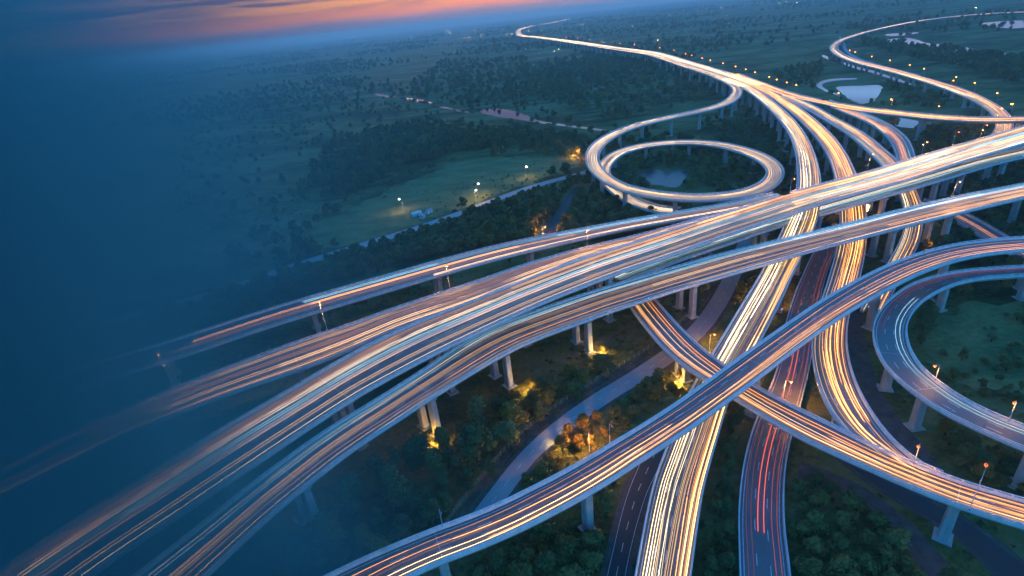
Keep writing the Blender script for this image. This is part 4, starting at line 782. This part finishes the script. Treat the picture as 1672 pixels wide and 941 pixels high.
for wi, (poly, n, r0, r1, sp, ph) in enumerate(WOODS):
    xs_ = [p[0] for p in poly]; ys_ = [p[1] for p in poly]; got = 0
    for tr in range(n*9):
        if got >= n: break
        x, y = rng.uniform(min(xs_), max(xs_)), rng.uniform(min(ys_), max(ys_))
        if not inside(poly, x, y): continue
        R = rng.uniform(r0, r1)*rng.choice((.75, 1, 1, 1.1)); H = R*[1.85, 2.05, 1.4, 1.8][sp]
        if not free(x, y, R) or not ok_spot(x, y, R, H): continue
        cells.setdefault((int(x//8), int(y//8)), []).append((x, y, R)); got += 1
        s2 = 3 if rng.random() < LIT_GOLD.get(ph, .02) else sp if rng.random() < .75 else rng.randrange(3)
        trees.append((x, y, R, s2, wi))
def view_size(t):
    p = Vector((t[0], t[1], 4-CAM_H)); d = p.dot(fwd); u, v = p.dot(rgt)/d*880/836, p.dot(upv)/d*880/470
    return t[2]/d if d > 0 and abs(u) < 1.02 and abs(v) < 1.04 and u > -.75 else 0
trees.sort(key=view_size, reverse=True)
NEAR = 300; HUE = ['broad dark green', 'rounded bluish green', 'bushy olive green', 'lamp-tinted golden']; SIZE = ['small', 'middling', 'large']
for i, (x, y, R, sp, wi) in enumerate(trees[:NEAR]):
    v = sp*3+rng.randrange(3); root = empty('tree' if R > 2.4 else 'shrub', (x, y, 0), rng.uniform(0, 6.28))
    kx, kz = R*rng.uniform(.9, 1.1), R*rng.uniform(.88, 1.15)
    root.scale = (kx, kx*rng.uniform(.88, 1.12), kz)
    link('trunk', TRK[v], root); link('crown', CR[v], root)
    size = SIZE[0 if R < 2.8 else 1 if R < 4.2 else 2]; ph = WOODS[wi][5]
    kd = 'tree' if R > 2.4 else 'shrub'
    tag(root, f'{size} {HUE[sp]} {kd} {ph}', kd, f'{size} {HUE[sp]} {kd}s {ph}')
# the rest of the woods as one mass
def scatter(name, protos_, P, rot, scl, kind_i, label, cat):
    me = bpy.data.meshes.new(name); me.from_pydata([tuple(p) for p in P], [], [])
    for nm, ty, data in (('scl', 'FLOAT', scl), ('rotz', 'FLOAT', rot), ('pick', 'INT', kind_i)):
        a = me.attributes.new(nm, ty, 'POINT'); a.data.foreach_set('value', data)
    o = link(name, me); tag(o, label, cat, kind='stuff')
    g = bpy.data.node_groups.new(name+'_nodes', 'GeometryNodeTree')
    g.interface.new_socket('Geometry', in_out='INPUT', socket_type='NodeSocketGeometry'); g.interface.new_socket('Geometry', in_out='OUTPUT', socket_type='NodeSocketGeometry')
    gi = g.nodes.new('NodeGroupInput'); go = g.nodes.new('NodeGroupOutput')
    gti = g.nodes.new('GeometryNodeGeometryToInstance')
    for po in reversed(protos_):
        oi = g.nodes.new('GeometryNodeObjectInfo'); oi.inputs['Object'].default_value = po; oi.inputs['As Instance'].default_value = True
        g.links.new(oi.outputs['Geometry'], gti.inputs[0])
    m2p = g.nodes.new('GeometryNodeMeshToPoints'); g.links.new(gi.outputs[0], m2p.inputs[0])
    iop = g.nodes.new('GeometryNodeInstanceOnPoints'); g.links.new(m2p.outputs[0], iop.inputs['Points']); g.links.new(gti.outputs[0], iop.inputs['Instance'])
    iop.inputs['Pick Instance'].default_value = True
    def attr(nm, ty):
        n = g.nodes.new('GeometryNodeInputNamedAttribute'); n.data_type = ty; n.inputs[0].default_value = nm; return n.outputs[0]
    g.links.new(attr('pick', 'INT'), iop.inputs['Instance Index'])
    cx = g.nodes.new('ShaderNodeCombineXYZ'); g.links.new(attr('rotz', 'FLOAT'), cx.inputs[2]); g.links.new(cx.outputs[0], iop.inputs['Rotation'])
    cs = g.nodes.new('ShaderNodeCombineXYZ'); sa = attr('scl', 'FLOAT')
    for i in range(3): g.links.new(sa, cs.inputs[i])
    g.links.new(cs.outputs[0], iop.inputs['Scale']); g.links.new(iop.outputs[0], go.inputs[0])
    md = o.modifiers.new('scatter', 'NODES'); md.node_group = g; return o
far_protos = [bpy.data.objects.new('woodland_tree', f) for f in FARM]
rest = trees[NEAR:]
# lone trees and hedges sprinkled over the plain
extra = []
while len(extra) < 10500:
    d = 350+8200*rng.random()**1.6; a = rng.gauss(-.1, .8); x, y = d*math.sin(a), d*math.cos(a)
    den = math.sin(x*.0061+1.3*math.sin(y*.0023))+math.sin(y*.0047+1.1*math.sin(x*.0031+2))
    if den < -.15+rng.random()*.7: continue
    R = rng.uniform(3.2, 6.2)*(1+d/5200)
    if any(inside(q_, x, y) for q_ in MEADOWS): continue
    if any(inside(w, x, y+k_) for w in allw for k_ in (0, 25, 55)): continue
    if d < 1300 and not ok_spot(x, y, R, R*2): continue
    if d >= 1300 and near_roads(x, y, -1, 99, 3): continue
    extra.append((x, y, R, rng.choice((0, 0, 1)), 0))
rest = rest+extra
scatter('woodland', far_protos, [(t[0], t[1], 0) for t in rest], [rng.uniform(0, 6.28) for _ in rest], [t[2] for t in rest], [t[3]*3+rng.randrange(3) for t in rest],
        'dark mass of woods and scattered trees covering the plain', 'woodland')
# low undergrowth
BUSH = [bpy.data.objects.new('undergrowth_bush', crown_mesh('undergrowth_bush', 1, .9, -.1, 5, 110, .24, M['leaf%d' % j], 300+j)) for j in range(3)]
up = []
while len(up) < 9000:
    d = 60+620*rng.random()**.8; a = rng.gauss(.1, .6); x, y = d*math.sin(a), d*math.cos(a)
    den = math.sin(x*.031+1.7*math.sin(y*.017))+math.sin(y*.027+1.3*math.sin(x*.021+2))+rng.uniform(-1.1, 1.1)
    if den < .1 or (rng.random() < .75 and any(inside(q_, x, y) for q_ in MEADOWS)): continue
    if near_roads(x, y, -1, 5.0, 1.6): continue
    if any(inside(w, x, y) for w in allw): continue
    up.append((x, y, rng.uniform(.45, 1.5)))
scatter('undergrowth', BUSH, [(t[0], t[1], 0) for t in up], [rng.uniform(0, 6.28) for _ in up], [t[2] for t in up], [rng.randrange(3) for _ in up],
        'low scrub growing over the ground between the bridges', 'undergrowth')

# ------------------------------------------------------------------ small things
# yellow lit trees at the foot of the piers with a floodlight each
flood = bpy.data.lights.new('fill_flood_light', 'POINT'); flood.energy = 450; flood.color = (1, .56, .12); flood.shadow_soft_size = .3
for i, (key, R, lab) in enumerate((('palm1', 1.9, 'small yellow lit tree beside the second pier of the broad flyover'), ('palm2', 1.9, 'small yellow lit tree at the foot of the first tall pier'), ('palm3', 1.6, 'small yellow lit tree under the broad flyover'),
                                   ('orange1', 3.4, 'orange lit tree beside the outer bend of the spiral ramp'), ('up1', 3.2, 'yellow green tree glowing in lamp light on the verge of the small road'), ('spot1', 2.4, 'yellow lit tree by the pier of the descending ramp'))):
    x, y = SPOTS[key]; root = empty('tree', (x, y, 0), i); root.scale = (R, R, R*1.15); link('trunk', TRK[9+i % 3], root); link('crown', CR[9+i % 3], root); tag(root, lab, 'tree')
    fx, fy = x-R*1.1, y-R*1.3; fr = empty('fill_floodlight', (fx, fy, 0), .86)  # unseen lamp, added to carry the yellow glow on its tree
    mb = MB(); mb.tube([(0, 0, 0), (0, 0, 1.1)], .06, 6); mb.build('post', M['steel'], fr)
    mb = MB(); mb.box((0, 0), (1, 0), (0, 1), .3, .22, 1.1, 1.5, .8); hb = mb.build('lamp_head', M['housing'], fr)
    mb = MB(); mb.box((.1, 0), (1, 0), (0, 1), .18, .17, 1.503, 1.56, .9); mb.build('lens', M['sodium'], hb)
    lo = bpy.data.objects.new('fill_flood_glow', flood); COL.objects.link(lo); lo.parent = fr; lo.location = (.1, 0, 2.1)
    tag(fr, 'added squat floodlight lighting the ' + lab.replace('small ', '').replace('yellow green', 'green').replace('glowing in lamp light ', ''), 'fill_floodlight', 'added floodlights under the trees')
# wire fence beside the fenced track
r = RD['S3']; root = empty('wire_fence', (r.at(r.len*.4)[0], r.at(r.len*.4)[1], 0)); tag(root, 'long wire mesh fence curving beside the small grey service road', 'fence')
pm = MB(); pm.tube([(0, 0, -.2), (0, 0, 2.4)], .07, 6); pme = pm.mesh('post', M['steel'])
rows = [[] for _ in range(5)]
for x in np.arange(2, r.len*.78, 3.4):
    X, Y, Z, w, t, n = r.at(x); e = w+5.5; p = (X+n[0]*e-root.location.x, Y+n[1]*e-root.location.y)
    po = link('post', pme, root); po.location = (*p, 0)
    for j in range(5): rows[j].append((*p, .35+.48*j))
mb = MB()
for rw in rows: mb.tube(rw, .03, 4)
mb.build('wire', M['steel'], root)
mb = MB(); r.strip(mb, r.frames(2, r.len*.78, .5), lambda w: w+2.2, lambda w: w+4.6, .03); tag(mb.build('track', M['earth']), kind='structure')
# white sheds on the meadow past the country road
for i, (key, sx, sy, lab) in enumerate((('hut1', 4.2, 2.6, 'larger white shed on the meadow past the country road'), ('hut2', 3.0, 2.2, 'white shed nearest the country road'), ('hut3', 2.2, 1.8, 'smallest white shed between the other two'))):
    x, y = SPOTS[key]; root = empty('shed', (x, y, 0), .5+i*.4); tag(root, lab, 'shed')
    mb = MB(); mb.box((0, 0), (1, 0), (0, 1), sx, sy, 0, 2.6); mb.build('wall', M['white'], root)
    mb = MB(); mb.sweep([[(s*(sx+.3), -sy-.3, 2.55), (s*(sx+.3), sy+.3, 2.55), (s*(sx+.3), 0, 3.7)] for s in (-1, 1)]); mb.build('roof', M['roof'] if i else M['white'], root)
    mb = MB(); mb.box((0, -sy-.03), (1, 0), (0, 1), .5, .04, 0, 2.0); mb.build('door', M['housing'], root)
# far-off town: lit windows and lamps, a pinprick each
mb = MB(); rg = random.Random(5)
for j in range(130):
    if j < 70: (x, y) = [SPOTS['far_town'][1], SPOTS['far_town'][2], SPOTS['far_town'][3], SPOTS['far_town'][0]][rg.randrange(4)]; x += rg.gauss(0, 420); y += rg.gauss(0, 260)
    else: d = 2200+5000*rg.random(); a = rg.uniform(.02, .78); x, y = d*math.sin(a), d*math.cos(a)
    s = .55*(math.hypot(x, y)/3500); mb.box((x, y), (1, 0), (0, 1), s*rg.uniform(.6, 2.2), s, 3, 3+s*1.2)
tag(mb.build('town_lights', M['town']), 'scattered lights of the far-off town on the plain', 'town lights', kind='stuff')

# ------------------------------------------------------------------ air: even haze round everything, banks of mist added to fade the left side
def vol_mat(name, colr, dens, aniso=0.0):
    m = bpy.data.materials.new(name); m.use_nodes = True; t = m.node_tree; t.nodes.clear()
    o = N(t, 'ShaderNodeOutputMaterial'); v = N(t, 'ShaderNodeVolumePrincipled'); v.inputs['Color'].default_value = (*colr, 1); v.inputs['Density'].default_value = dens; v.inputs['Anisotropy'].default_value = aniso
    t.links.new(v.outputs[0], o.inputs['Volume']); m.cycles.homogeneous_volume = True; return m
def cuboid(name, x0, x1, y0, y1, z0, z1, m):
    mb = MB(); mb.box(((x0+x1)/2, (y0+y1)/2), (1, 0), (0, 1), (x1-x0)/2, (y1-y0)/2, z0, z1); return mb.build(name, m)
HZ = vol_mat('haze_air', (.56, .90, .97), HAZE_DENSITY, .2)
tag(cuboid('haze', -RG-60, RG+60, -RG-60, RG+60, -1.0, 187.0, HZ), 'blue evening haze over the whole plain', 'haze', kind='stuff')
def bank(name, near, knots, z1, m):
    ks = []
    for (a, p), (c, q) in zip(knots, knots[1:]):
        for j in range(4): u = j/4; ks.append((a+(c-a)*u, p+(q-p)*u))
    ks.append(knots[-1])
    at = lambda s, r: (-s/math.hypot(1, s)*r, r/math.hypot(1, s))
    ring = [at(s, near) for s, d in ks] + [at(s, near+max(d, .02)) for s, d in reversed(ks)]
    mb = MB(); n = len(ks)
    lo = [(x, y, -.6) for x, y in ring]; hi = [(x, y, z1) for x, y in ring]; mb.v = lo+hi; t = 2*n
    for j in range(t): k = (j+1) % t; mb.f.append((j, k, t+k, t+j)); mb.m.append(0)
    for j in range(n-1):
        a, b2, c, d = j, j+1, t-2-j, t-1-j
        mb.f.append((d, c, b2, a)); mb.f.append((t+a, t+b2, t+c, t+d)); mb.m += [0, 0]
    o = mb.build(name, m)
    import bmesh
    bm = bmesh.new(); bm.from_mesh(o.data); bmesh.ops.recalc_face_normals(bm, faces=bm.faces); bm.to_mesh(o.data); bm.free()
    return o
for i, (near, de, kn) in enumerate(FADE_MIST):
    tag(bank('fade_mist', near, kn, 184-i, vol_mat('blue_fade_mist', (.085, .52, .62), de)), ('nearer' if i == 0 else 'farther') + ' bank of dark blue mist added to fade the roads at left', 'fade_mist', 'added banks of mist on the left', 'stuff')
